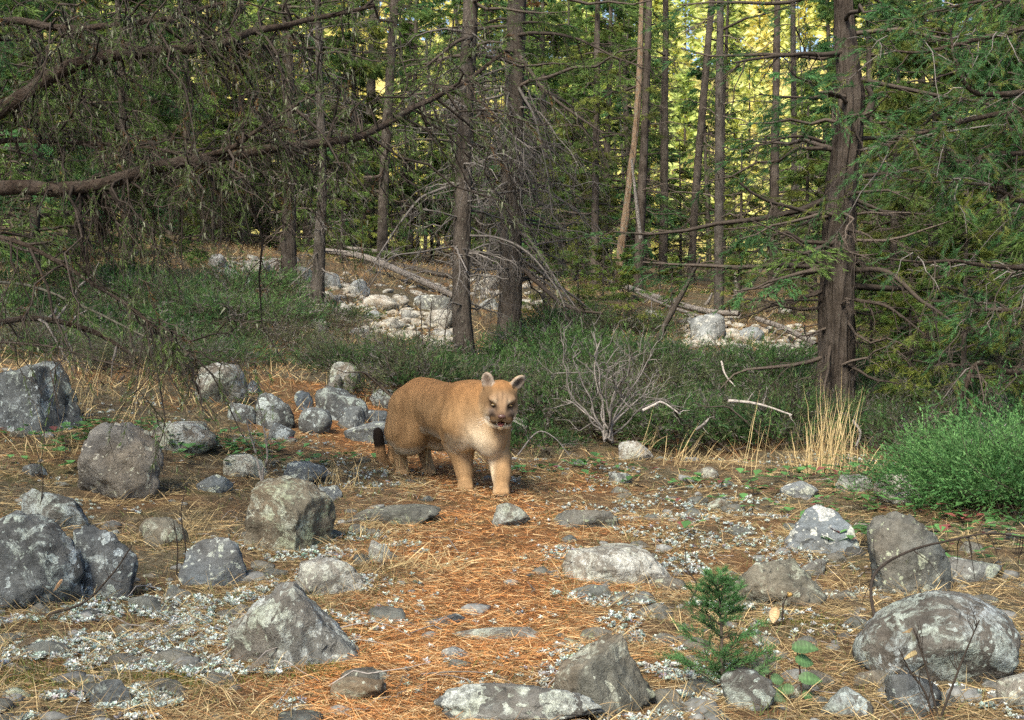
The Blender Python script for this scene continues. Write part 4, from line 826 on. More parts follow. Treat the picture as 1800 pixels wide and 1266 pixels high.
stick([(1130, 722, 9.4), (1150, 712, 9.4), (1165, 708, 9.4), (1196, 728, 9.4)], .012, .006, 'dead_stick', 'curved white stick on the mats right of the dead shrub', GREYC * 2, 2)
stick([(1280, 705, 9.8), (1320, 708, 9.8), (1350, 715, 9.7), (1392, 730, 9.6)], .014, .006, 'dead_stick', 'bleached branch on the mats below the stony bank', GREYC * 1.6, 5, hang=-.3)
stick([(1268, 635, 11.5), (1276, 660, 11.4), (1292, 680, 11.3)], .010, .006, 'dead_stick', 'short pale curved stick left of the dry grass', GREYC * 1.6)
stick([(1225, 755, 9.5), (1238, 745, 9.4), (1246, 735, 9.4)], .016, .006, 'dead_stick', 'forked grey root stub in the dark mats', GREYC * 1.2, 4)
stick([(1500, 740, 9.6), (1512, 760, 9.4), (1505, 785, 9.2)], .012, .008, 'dead_stick', 'bent stick at the foot of the thickest trunk', GREYC * .9)
stick([(1540, 1092, 3.75), (1531, 1040, 3.85), (1545, 1000, 3.95), (1600, 968, 4.05), (1680, 948, 4.15), (1740, 938, 4.2), (1800, 945, 4.3)], .0055, .003, 'arching_branch', 'dark arching branch over the mottled boulder', TWIGC * .45, 14, 'branch', 21, 1.0, .14, M_TWIG)
stick([(20, 1088, 4.05), (90, 1078, 4.05), (150, 1058, 4.1), (200, 1005, 4.1), (232, 960, 4.1)], .006, .002, 'dead_stick', 'thin dark twig curving up before the large dark boulder', TWIGC * .5, 6, mat=M_TWIG, seed=23)
stick([(1395, 1072, 4.2), (1460, 1078, 4.15), (1535, 1094, 4.05)], .006, .004, 'dead_stick', 'pale straight twig lying left of the largest boulder', GREYC * 1.7, 2)
stick([(-20, 495, 8.3), (60, 505, 8.2), (160, 545, 8.1), (260, 595, 8.0), (340, 630, 7.9), (420, 705, 7.9)], .011, .004, 'fallen_branch', 'lichen-covered dead branch slanting down to the stone pile', np.array([.085, .083, .065]), 60, 'branch', 26, .2, .4, M_TWIG)
stick([(-20, 600, 7.9), (90, 610, 7.9), (200, 640, 7.9), (330, 660, 7.9)], .008, .003, 'fallen_branch', 'tangle of dark twigs behind the dark rounded boulder', TWIGC * .7, 50, 'branch', 27, .1, .5, M_TWIG)
stick([(910, 800, 8.2), (945, 760, 8.2), (975, 770, 8.2), (1000, 800, 8.2)], .006, .003, 'dead_stick', 'thin bent twigs beside the cat\'s front leg', GREYC, 10, seed=28, lt=.14)
# thin upright dark saplings on the slope
for k, pts in enumerate([[(745, 640, 12), (742, 590, 12), (738, 520, 12)], [(680, 660, 11.5), (682, 625, 11.5), (681, 590, 11.5)], [(755, 592, 13.5), (757, 560, 13.5), (759, 530, 13.5)], [(782, 598, 13.5), (784, 570, 13.5), (794, 535, 13.5)], [(712, 655, 11.5), (710, 630, 11.5), (703, 605, 11.5)]]):
    stick(pts, .009, .004, 'bare_sapling', 'bare upright stem on the slope left of the trunk behind the cat', TWIGC * .5, 6, 'sapling', 60 + k, -.3, .15, M_TWIG, 'bare stems on the slope')

# --- bare sapling left of the cat, with green needles at its tip
o = stick([(465, 872, 6.6), (462, 830, 6.6), (470, 800, 6.6), (462, 745, 6.6), (452, 700, 6.6)], .008, .003, 'sapling', 'small bare sapling with a few green needles behind the white-capped boulder', GREYC * .8, 6, 'sapling', 31, -.5, .2)
stick([(460, 845, 6.6), (450, 800, 6.6), (440, 765, 6.55), (432, 735, 6.5)], .006, .003, 'sapling', 'pale second stem beside the small bare sapling', GREYC * 1.3, 4, 'sapling', 32, -.5, .15)
mb = MB(); rng = np.random.default_rng(3); B = np.array([at(px, py, 6.6) for px, py in [(452, 700), (448, 712), (462, 690), (440, 722), (470, 720), (425, 740), (430, 770), (410, 760), (480, 745)]]); f0 = np.array(o.location)
D = norm(rng.normal(size=(len(B), 3)) + (0, 0, .6)); t = grow(B, D, .09, 3, rng); tuft(mb, t, 34, .03, .0022, np.tile([.16, .24, .06], (len(B), 1)), rng); obj('needles', mb.build('needles', M_NEEDLE, off=f0), o)

# --- young fir in the foreground
def young_fir():
    f = at(1268, 1250, 3.3); f[2] = gz1(f[0], f[1]) - .02; o = empty('young_fir', f, 'little green fir seedling at the bottom, right of the steep boulder', 'seedling'); rng = np.random.default_rng(9); H = .33
    C = spline([f, f + (.0, 0, H * .5), f + (-.012, 0, H)], 24); mb = MB(); mb.tubes(C[None], np.linspace(.006, .002, 24)[None], 7, TWIGC); obj('stem', mb.build('stem', M_TWIG, True, f), o)
    nb = 46; u = np.sort(rng.uniform(.0, 1, nb) ** 1.5 * .88 + .08); az = np.arange(nb) * 2.4; B = np.stack([np.interp(u, np.linspace(0, 1, 24), C[:, k]) for k in range(3)], 1); D = norm(np.c_[np.cos(az), np.sin(az), rng.uniform(.45, 1.1, nb)]); L = .16 * (1.15 - .8 * u) * rng.uniform(.7, 1.15, nb)
    t = grow(B, D, L, 6, rng, .1, .03); B2, D2, s = shoots(t, 5, rng, .25, .95, .8, .1, .8); L2 = np.repeat(L, 5) * rng.uniform(.25, .45, len(s)); t2 = grow(B2, D2, L2, 4, rng, .05, .03)
    g = np.array([.070, .165, .055])
    for k in range(nb):
        m = MB(); m.tubes(t[k:k + 1], taper(np.array([.0022]), 6), 4, TWIGC); m.tubes(t2[k * 5:k * 5 + 5], taper(np.full(5, .0014), 4), 3, TWIGC); c = g * rng.uniform(.75, 1.5)
        tuft(m, t[k:k + 1], 64, .024, .0019, c[None], rng, .1, .35); tuft(m, t2[k * 5:k * 5 + 5], 28, .022, .0019, np.tile(c, (5, 1)), rng, .05, .35)
        obj('branch', m.build('branch', M_NEEDLE, off=f), o)
    m = MB(); tuft(m, C[None, 10:], 70, .016, .0015, (g * 1.2)[None], rng, .1, .4); obj('needles', m.build('needles', M_NEEDLE, off=f), o, kind='stuff')
young_fir()

# --- leafy stems
def leaf_mesh(L, Wd, col, seed, teeth=9, fold=.18, curl=.2):
    rng = np.random.default_rng(seed); n = 22; s = np.linspace(0, 1, n); w = Wd / 2 * np.sin(pi * s ** .75) ** .8 * (1 + .10 * np.where(np.arange(n) % 2, 1, -1)) + .0004
    z = -curl * L * s ** 2; mid = np.c_[s * L, 0 * s, z]; V = []
    for sg in (-1, 1): V.append(np.c_[s * L - .05 * L * (np.arange(n) % 2), sg * w, z + fold * w]); V.append(np.c_[s * L, sg * w * .5, z + fold * w * .7])
    V = np.concatenate([mid] + V); i = np.arange(n - 1); F = []
    for inner, outer in ((0, 2), (2, 1), (4, 0), (3, 4)): F.append(np.stack([inner * n + i, inner * n + i + 1, outer * n + i + 1, outer * n + i], -1))
    C = np.asarray(col) * (0.7 + .5 * rng.random((len(V), 1))); C[:n] *= 1.35; C = C * np.where((np.arange(len(V)) % n) % 3 == 0, 1.2, .92)[:, None]
    return mesh('leaf', V, np.concatenate(F), M_LEAF, C, True)
def leafy(stem, leaves, name, label, seed, col, scol):
    C = spline([at(*p) for p in stem], 20); f = C[0].copy(); o = empty(name, f, label, 'plant'); mb = MB(); mb.tubes(C[None], np.linspace(.003, .0015, 20)[None], 6, scol); obj('stem', mb.build('stem', M_TWIG, True, f), o)
    st = MB()
    for k, (px, py, Y, L, az, tilt) in enumerate(leaves):
        p = at(px, py, Y); j = np.abs(C - p).sum(1).argmin(); l = obj('leaf', leaf_mesh(L, L * .58, np.asarray(col) * (1 + .15 * ((k * 5) % 3 - 1)), seed + k), o, p - f); l.rotation_euler = (radians((42 + (k * 13) % 20) * (1 if abs(az) < 90 else -1)), radians(tilt), radians(az))
        st.tubes(np.array([[C[j], (C[j] + p) / 2 + (0, 0, .004), p]]), np.full((1, 3), .0012), 4, scol)
    obj('leaf_stalks', st.build('leaf_stalks', M_TWIG, off=f), o, kind='stuff')
    return o
GL = (.075, .15, .058)
leafy([(1405, 1255, 3.25), (1408, 1200, 3.25), (1402, 1150, 3.25), (1398, 1118, 3.25)], [(1392, 1138, 3.24, .070, -25, -8), (1398, 1160, 3.22, .062, 15, 10), (1404, 1192, 3.2, .062, -10, 0), (1396, 1212, 3.2, .05, 160, 5), (1410, 1222, 3.2, .05, 20, 12)], 'leafy_stem', 'upright stem with toothed green leaves right of the fir seedling', 50, GL, (.12, .07, .05))
leafy([(1352, 1255, 3.25), (1350, 1215, 3.25), (1352, 1180, 3.25)], [(1352, 1178, 3.24, .05, -170, 0), (1355, 1195, 3.22, .055, 30, 5), (1345, 1188, 3.22, .05, 150, 15), (1350, 1222, 3.2, .05, -30, 10)], 'leafy_stem', 'shorter green leafy stem next to the fir seedling', 60, (.09, .16, .07), (.12, .07, .05))
# bare dark twig shrub at lower right
for k, (pts, lab) in enumerate([([(1648, 1258, 3.05), (1632, 1190, 3.05), (1618, 1140, 3.05), (1606, 1105, 3.05)], 'bare dark twig with a curled brown leaf before the largest boulder'), ([(1655, 1258, 3.05), (1680, 1190, 3.05), (1700, 1140, 3.05), (1722, 1090, 3.05)], 'forked grey twig leaning right before the largest boulder'),
        ([(1640, 1258, 3.06), (1625, 1215, 3.06), (1600, 1180, 3.06), (1580, 1140, 3.06)], 'bare dark twig leaning left before the largest boulder'), ([(1210, 1062, 4.2), (1225, 1030, 4.2), (1208, 1000, 4.2), (1204, 965, 4.2)], 'dark wiry stem curving up behind the fir seedling'),
        ([(1375, 1090, 3.9), (1378, 1060, 3.9), (1388, 1045, 3.9)], 'dry stem with a yellow seed head by the wedge-shaped rock'), ([(322, 1015, 4.8), (326, 960, 4.8), (318, 900, 4.8), (330, 850, 4.8)], 'dark thin stem standing left of the pale-bottomed rock'),
        ([(310, 1015, 4.85), (312, 960, 4.85), (305, 915, 4.85)], 'short dark stem left of the pale-bottomed rock'), ([(70, 900, 5.6), (75, 840, 5.6), (62, 780, 5.6)], 'wiry bare stem left of the big brown-grey boulder'),
        ([(1322, 905, 6.2), (1325, 870, 6.2), (1318, 840, 6.2)], 'thin dark stem in dry litter near the white stone')]):
    _w = stick(pts, .0034, .0016, 'dry_weed', lab, TWIGC * .45, 7 if k < 3 else 4, 'weed', 90 + k, -.5, .07, M_TWIG)
    if k == 4: V, F = rock_shape(77, (.018, .015, .017), 2); obj('seed_head', mesh('seed_head', V, F, M_DRY, np.tile([.42, .28, .10], (len(V), 1)), True), _w, at(1388, 1046, 3.89) - np.array(_w.location))

# --- tall dry grass
def grass_tuft(px, py, Y, n, L, label, seed, spread=.35, wd=.0045, lean=0.0, col=STRAW):
    f = at(px, py, Y); f[2] = gz1(f[0], f[1]); rng = np.random.default_rng(seed); B = np.c_[rng.normal(0, .05, (n, 2)) * (1.6, 1), np.zeros(n) - .01] + f; D = norm(np.c_[rng.normal(lean, spread, n), rng.normal(0, spread, n), np.ones(n)])
    P = grow(B, D, L * rng.uniform(.35, 1.1, n), 8, rng, rng.uniform(.0, .35, n), .008); mb = MB(); ribbons(mb, P, wd * rng.uniform(.6, 1.2, n), col * rng.uniform(.6, 1.35, (n, 1)), rng); o = empty('grass_tuft', f, label, 'grass'); obj('blades', mb.build('blades', M_DRY, off=f), o, kind='stuff')
for a in [(1455, 838, 7.85, 120, .66, 'tallest clump of dry yellow grass before the thickest trunk', 1, .15, .0042, .08), (1400, 836, 7.9, 34, .40, 'dry grass clump left of the tallest clump', 2, .25, .0036, -.1), (1330, 832, 7.9, 14, .55, 'sparse tall dry stems left of the grass clumps', 3, .12, .0032, .12),
          (1200, 812, 8.1, 26, .34, 'dry stems leaning right near the small white stone', 4, .2, .003, .35), (1120, 806, 8.3, 20, .40, 'thin dry stems leaning right by the pale domed stone', 5, .14, .003, .5), (120, 652, 8.0, 60, .60, 'tall dry grass behind the dark rounded boulder', 6, .22, .004, .1),
          (230, 640, 7.9, 10, .75, 'long single dry stems leaning right at upper left', 7, .15, .0036, .55), (60, 650, 8.0, 40, .52, 'dry grass clump at the left edge behind the boulder', 8, .22, .004, 0), (1520, 800, 7.9, 24, .34, 'arching pale grass left of the green juniper', 9, .5, .0035, .3),
          (330, 905, 5.7, 40, .22, 'dry grass growing in front of the big brown-grey boulder', 10, .45, .003, 0), (200, 1225, 3.25, 14, .16, 'pale grass blades at the bottom left', 11, .4, .003, .1), (90, 790, 7.0, 40, .3, 'dry grass below the dark rounded boulder', 12, .4, .0035, 0),
          (690, 1005, 4.8, 60, .2, 'flattened dry grass clump on the left of the trail', 13, .7, .003, .3), (640, 940, 5.5, 46, .17, 'dry grass hanging under the ledge stone', 14, .6, .003, .2), (1260, 1105, 3.95, 30, .16, 'dry grass behind the fir seedling', 15, .7, .0025, 0), (745, 1010, 4.75, 30, .25, 'sprawling straw-yellow blades at the trail edge', 16, .8, .003, .5),
          (590, 870, 6.9, 30, .26, 'thin grass at the cat\'s tail side', 17, .3, .003, .1), (700, 838, 7.5, 16, .22, 'grass blades before the cat\'s hind foot', 18, .4, .003, -.2), (800, 872, 6.78, 26, .09, 'short grass hiding the cat\'s near front paw', 20, .7, .0028, 0), (884, 878, 6.66, 22, .07, 'short grass before the cat\'s forward front paw', 21, .8, .0028, 0), (1610, 1010, 4.6, 20, .14, 'grass behind the largest boulder', 19, .6, .0025, 0)]: grass_tuft(*a)

# --- ground cover nobody could count
def spread_xy(n, y0, y1, rng, xpad=.6, pw=1.0):
    Y = (rng.uniform(y1 ** -pw, y0 ** -pw, n)) ** (-1 / pw); X = rng.uniform(-1, 1, n) * (Y * .43 + xpad); return X, Y
def stuff(name, mb, mat, label, cat): obj(name, mb.build(name, mat), kind='stuff', label=label, category=cat)
rng = np.random.default_rng(77)
def free(X, Y):
    ok = np.ones(len(X), bool)
    for (rx, ry, a, b, t) in ROCKS: ok &= ((X - rx) / (a * .93)) ** 2 + ((Y - ry) / (b * .93)) ** 2 > 1
    return ok
# fallen pine needles
X, Y = spread_xy(210000, 2.6, 11, rng); k = free(X, Y) & (rng.random(len(X)) < .20 + .55 * orange(X, Y) + .3 * pathness(X, Y) + .3 * noise(np.c_[X * 1.1, Y * 1.1, 0 * X], 4)); X, Y = X[k], Y[k]; n = len(X)
az = rng.uniform(0, 6.28, n); D = np.c_[np.cos(az), np.sin(az), rng.normal(.10, .2, n)]; B = np.c_[X, Y, gz(X, Y) + rng.uniform(-.002, .016, n)]
pal = np.array([(.50, .24, .085), (.40, .17, .06), (.56, .33, .14), (.30, .14, .06), (.62, .45, .24)]); mb = MB(); mb.needles(B, D, rng.uniform(.03, .085, n), .0018 * np.maximum(1, Y / 4.0) * rng.uniform(.7, 1.3, n), pal[rng.integers(0, 5, n)] * rng.uniform(.6, 1.25, (n, 1)) * (.62 + .38 * orange(X, Y))[:, None] * (1 + (1 - orange(X, Y))[:, None] * np.array([-.15, .08, .35]))); stuff('pine_needle_litter', mb, M_LITTER, 'orange-brown fallen pine needles covering the trail', 'needles')
# lying and standing dry grass
X, Y = spread_xy(64000, 2.6, 10.5, rng); dn = .52 + .5 * fbm(np.c_[X * 1.3, Y * 1.3, 0 * X], 14, 3) - .25 * pathness(X, Y); k = free(X, Y) & (rng.random(len(X)) < dn * .5); X, Y = X[k], Y[k]
cx_, cy_ = spread_xy(1100, 2.7, 9.5, rng); kk = rng.random(1100) < 1.05 - pathness(cx_, cy_); cx_, cy_ = np.repeat(cx_[kk], 26), np.repeat(cy_[kk], 26); cx_ = cx_ + rng.normal(0, .022, len(cx_)); cy_ = cy_ + rng.normal(0, .022, len(cy_)); k = free(cx_, cy_); X, Y = np.r_[X, cx_[k]], np.r_[Y, cy_[k]]
rk = []
for (rx, ry, a, b, t) in ROCKS:
    if ry < 9: q = int(190 * (a + b) * 2); th = rng.uniform(0, 6.28, q); rk.append(np.c_[rx + a * 1.0 * np.cos(th) * rng.uniform(.92, 1.15, q), ry + b * np.sin(th) * rng.uniform(.92, 1.15, q)])
rk = np.concatenate(rk); X, Y = np.r_[X, rk[:, 0]], np.r_[Y, rk[:, 1]]; n = len(X)
az = rng.uniform(0, 6.28, n); B = np.c_[X, Y, gz(X, Y)]; up = np.where(rng.random(n) < .3, rng.uniform(.5, 1.4, n), rng.uniform(.05, .4, n)) * (1 - .75 * pathness(X, Y)); D = norm(np.c_[np.cos(az), np.sin(az), up]); P = grow(B, D, rng.uniform(.04, .15, n), 5, rng, rng.uniform(.05, .4, n), .012); P[:, :, 2] = np.maximum(P[:, :, 2], B[:, None, 2] + .003)
mb = MB(); ribbons(mb, P, .0016 * np.maximum(1, Y / 4.5) * rng.uniform(.6, 1.4, n), np.where(rng.random((n, 1)) < .5, STRAW, STRAW2) * rng.uniform(.35, 1.2, (n, 1)), rng); stuff('dry_grass', mb, M_DRY, 'short dry straw-coloured grass between the rocks', 'grass')
# fresh green blades between the straw
X, Y = spread_xy(26000, 2.6, 10.5, rng); k = free(X, Y) & (rng.random(len(X)) < (.35 + .8 * fbm(np.c_[X * 1.1, Y * 1.1, 0 * X], 34, 3)) * (1 - .95 * pathness(X, Y))); X, Y = X[k], Y[k]; n = len(X); mb = MB()
mb.needles(np.c_[X, Y, gz(X, Y)], np.c_[rng.normal(0, .6, (n, 2)), np.ones(n)], rng.uniform(.015, .06, n), .0028 * np.maximum(1, Y / 5), np.where(rng.random((n, 1)) < .7, np.array([.12, .16, .05]), np.array([.20, .20, .07])) * rng.uniform(.5, 1.3, (n, 1))); stuff('green_grass', mb, M_LEAF, 'short green blades growing between the rocks', 'grass')
# silvery pussytoes rosettes
X, Y = spread_xy(52000, 2.6, 9.5, rng); q = fbm(np.c_[X * 1.0, Y * 1.0, 0 * X], 24, 3) + .25
for cx, cy, r in ((at(1100, 1060, 4.3)[0], 4.3, .5), (at(250, 1150, 3.6)[0], 3.6, .6), (at(560, 840, 7.2)[0], 7.2, .7), (at(1020, 860, 7.0)[0], 7.0, .7), (at(1030, 940, 5.6)[0], 5.6, .45), (at(620, 1150, 3.6)[0], 3.55, .2), (at(1200, 1180, 3.4)[0], 3.4, .22), (at(540, 960, 5.4)[0], 5.2, .4), (at(1300, 880, 6.4)[0], 6.4, .6), (at(80, 860, 6.2)[0], 6.3, .5), (at(740, 860, 6.7)[0], 6.7, .4), (at(940, 850, 7.1)[0], 7.1, .25), (at(1150, 850, 7.2)[0], 7.2, .5)):
    q = q + 1.0 * np.exp(-(((X - cx) ** 2 + (Y - cy) ** 2) / r ** 2))
k = free(X, Y) & (noise(np.c_[X * 5.5, Y * 5.5, 0 * X], 55) + .5 * noise(np.c_[X * 14, Y * 14, 0 * X], 56) > .10) & (rng.random(len(X)) < np.clip((q - .12) * 1.4, 0, 1) * (1 - .93 * pathness(X, Y))); X, Y = X[k], Y[k]; n = len(X); m = 9
sz = rng.uniform(.007, .015, n); az = (np.arange(m)[None] * 2.4 + rng.uniform(0, 6, (n, 1))).ravel(); el = np.tile(np.linspace(.15, 1.1, m), n) + rng.normal(0, .15, n * m); D = np.c_[np.cos(az) * np.cos(el), np.sin(az) * np.cos(el), np.sin(el)]
B = np.repeat(np.c_[X, Y, gz(X, Y) + .006], m, axis=0) + D * .002; mb = MB(); c = np.repeat(np.array([.48, .56, .53]) * rng.uniform(.35, 1.3, (n, 1)) + rng.normal(0, .02, (n, 3)), m, axis=0) * rng.uniform(.8, 1.2, (n * m, 1)); s = np.repeat(sz, m) * rng.uniform(.8, 1.2, n * m)
diamonds(mb, B, D, s, s * .52, np.clip(c, .02, .8), rng, np.tile([0, 0, 1.0], (n * m, 1)) + rng.normal(0, .2, (n * m, 3))); stuff('pussytoes', mb, M_SILVER, 'silvery-white rosettes of small leaves carpeting the ground', 'ground cover')
# green and red strawberry leaves
mb = MB()
for (px, py, Y0, r, cnt, red) in ((170, 730, 7.4, .25, 70, .03), (300, 722, 7.7, .35, 90, .06), (420, 720, 7.9, .35, 60, .04), (1450, 845, 7.4, .5, 60, .14), (1600, 890, 6.3, .45, 60, .14), (1700, 930, 5.6, .5, 60, .12), (990, 832, 7.8, .2, 24, 0), (1240, 852, 7.4, .5, 30, .1), (1780, 980, 5.0, .3, 30, .2), (150, 765, 6.9, .2, 20, 0)):
    c0 = at(px, py, Y0); x = c0[0] + rng.normal(0, r, cnt); y = Y0 + rng.normal(0, r * .5, cnt); z = gz(x, y) + rng.uniform(.02, .09, cnt)
    for t in (-1, 0, 1):
        az = rng.uniform(0, 6.28, cnt) + t * 1.5; D = norm(np.c_[np.cos(az), np.sin(az), rng.uniform(-.1, .45, cnt)]); c = np.where(rng.random((cnt, 1)) < red, np.array([.20, .07, .06]), np.array([.085, .20, .06])) * rng.uniform(.6, 1.4, (cnt, 1)); L = rng.uniform(.03, .075, cnt); diamonds(mb, np.c_[x, y, z], D, L, L * .8, c, rng, np.tile([0, 0, 1.0], (cnt, 1)), .1)
stuff('leafy_ground_cover', mb, M_LEAF, 'low green and reddish leaves growing around the boulders', 'ground cover')
# moss cushions and green shoots low down
mb = MB()
for (px, py, Y0, r, cnt) in ((330, 1200, 3.35, .10, 1500), (60, 1215, 3.3, .14, 1500), (560, 1190, 3.4, .06, 500), (1000, 905, 6.1, .08, 400), (1400, 1090, 4.0, .10, 500), (600, 945, 5.5, .08, 400), (850, 830, 7.9, .2, 300)):
    c0 = at(px, py, Y0); x = c0[0] + rng.normal(0, r, cnt); y = Y0 + rng.normal(0, r * .7, cnt); mb.needles(np.c_[x, y, gz(x, y)], np.c_[rng.normal(0, .5, (cnt, 2)), np.ones(cnt)], rng.uniform(.008, .022, cnt), .003, np.array([.12, .14, .025]) * rng.uniform(.5, 1.4, (cnt, 1)))
stuff('moss', mb, M_LEAF, 'yellow-green moss cushions among the litter', 'moss')
# grass and litter on the slopes behind
X = rng.uniform(-9, 9, 60000); Y = rng.uniform(9, 27, 60000); k = (np.abs(X) < Y * .45 + 1) & (rng.random(60000) < .5 + .6 * noise(np.c_[X * .7, Y * .7, 0 * X], 44)); X, Y = X[k], Y[k]; n = len(X); az = rng.uniform(0, 6.28, n); mb = MB()
mb.needles(np.c_[X, Y, gz(X, Y)], np.c_[np.cos(az), np.sin(az), rng.uniform(.1, 1.4, n)], rng.uniform(.08, .22, n), .007, np.where(rng.random((n, 1)) < .6, STRAW * .95, np.array([.32, .17, .07])) * rng.uniform(.5, 1.3, (n, 1))); stuff('slope_grass', mb, M_DRY, 'dry grass and needles on the slope behind the cat', 'grass')
# pebbles and fallen twigs
X, Y = spread_xy(620, 2.7, 10, rng); k = rng.random(620) < 1 - .92 * pathness(X, Y); X, Y = X[k], Y[k]; mb = MB(); V0, F0 = ICO[2]
for x, y in zip(X, Y):
    V, F = rock_shape(int(rng.integers(9999)), np.array([1, .8, .55]) * rng.uniform(.015, .06) * (2.2 if rng.random() < .18 else 1), 2); mb.add(V + (x, y, gz1(x, y) + .002), F, np.array([.12, .125, .12]) * rng.uniform(.4, 1.8))
stuff('gravel', mb, mat_col('pebbles', .95, 0, .1, 70), 'small loose stones scattered in the litter', 'gravel')
X, Y = spread_xy(420, 2.8, 9.5, rng); k = free(X, Y) & (rng.random(420) < 1 - .95 * pathness(X, Y)); V_, F_, o_ = [], [], 0
for x, y in zip(X[k], Y[k]):
    V, F = rock_shape(int(rng.integers(9999)), np.array([1, .8, .6]) * rng.uniform(.06, .15), 3, cuts=10); V_.append(V + (x, y, gz1(x, y) - .004)); F_.append(F + o_); o_ += len(V)
obj('small_stones', mesh('small_stones', np.concatenate(V_), np.concatenate(F_), M_ROCKO, smooth=True), kind='stuff', label='small half-buried stones strewn between the boulders', category='stones')
X, Y = spread_xy(340, 2.7, 10, rng); n = len(X); az = rng.uniform(0, 6.28, n); P = grow(np.c_[X, Y, gz(X, Y) + .006], np.c_[np.cos(az), np.sin(az), rng.uniform(0, .15, n)], rng.uniform(.06, .3, n), 6, rng, .1, .05); mb = MB(); mb.tubes(P, taper(rng.uniform(.0015, .0035, n), 6), 4, GREYC * rng.uniform(.4, 1.5, (n, 1))); stuff('fallen_twigs', mb, M_TWIG, 'thin dead twigs strewn over the litter', 'twigs')
# single dry leaves
for k, (px, py, Y, L, col, lab) in enumerate([(440, 1196, 3.35, .06, (.62, .54, .40), 'curled cream-white dead leaf at the bottom, left of the trail'), (30, 1146, 3.6, .07, (.34, .26, .17), 'brown dead leaf on silvery rosettes at lower left'), (1600, 1112, 3.04, .04, (.30, .22, .12), 'curled brown leaf clinging to the bare dark twig'), (1612, 1150, 3.04, .045, (.42, .34, .18), 'tan dead leaf hanging on the bare dark twig'), (110, 1020, 4.05, .05, (.42, .27, .15), 'tan dead leaf against the large dark boulder'), (1365, 1068, 3.9, .05, (.50, .36, .2), 'pale curled leaf beside the dry seed head')]):
    p = at(px, py, Y)
    if k < 2: p[2] = gz1(p[0], p[1]) + .02
    l = obj('dead_leaf', leaf_mesh(L, L * .7, col, 300 + k, fold=.5, curl=-.3), loc=p, label=lab, category='leaf'); l.rotation_euler = (radians(-30), radians(-15 + 20 * k), radians(40 * k))
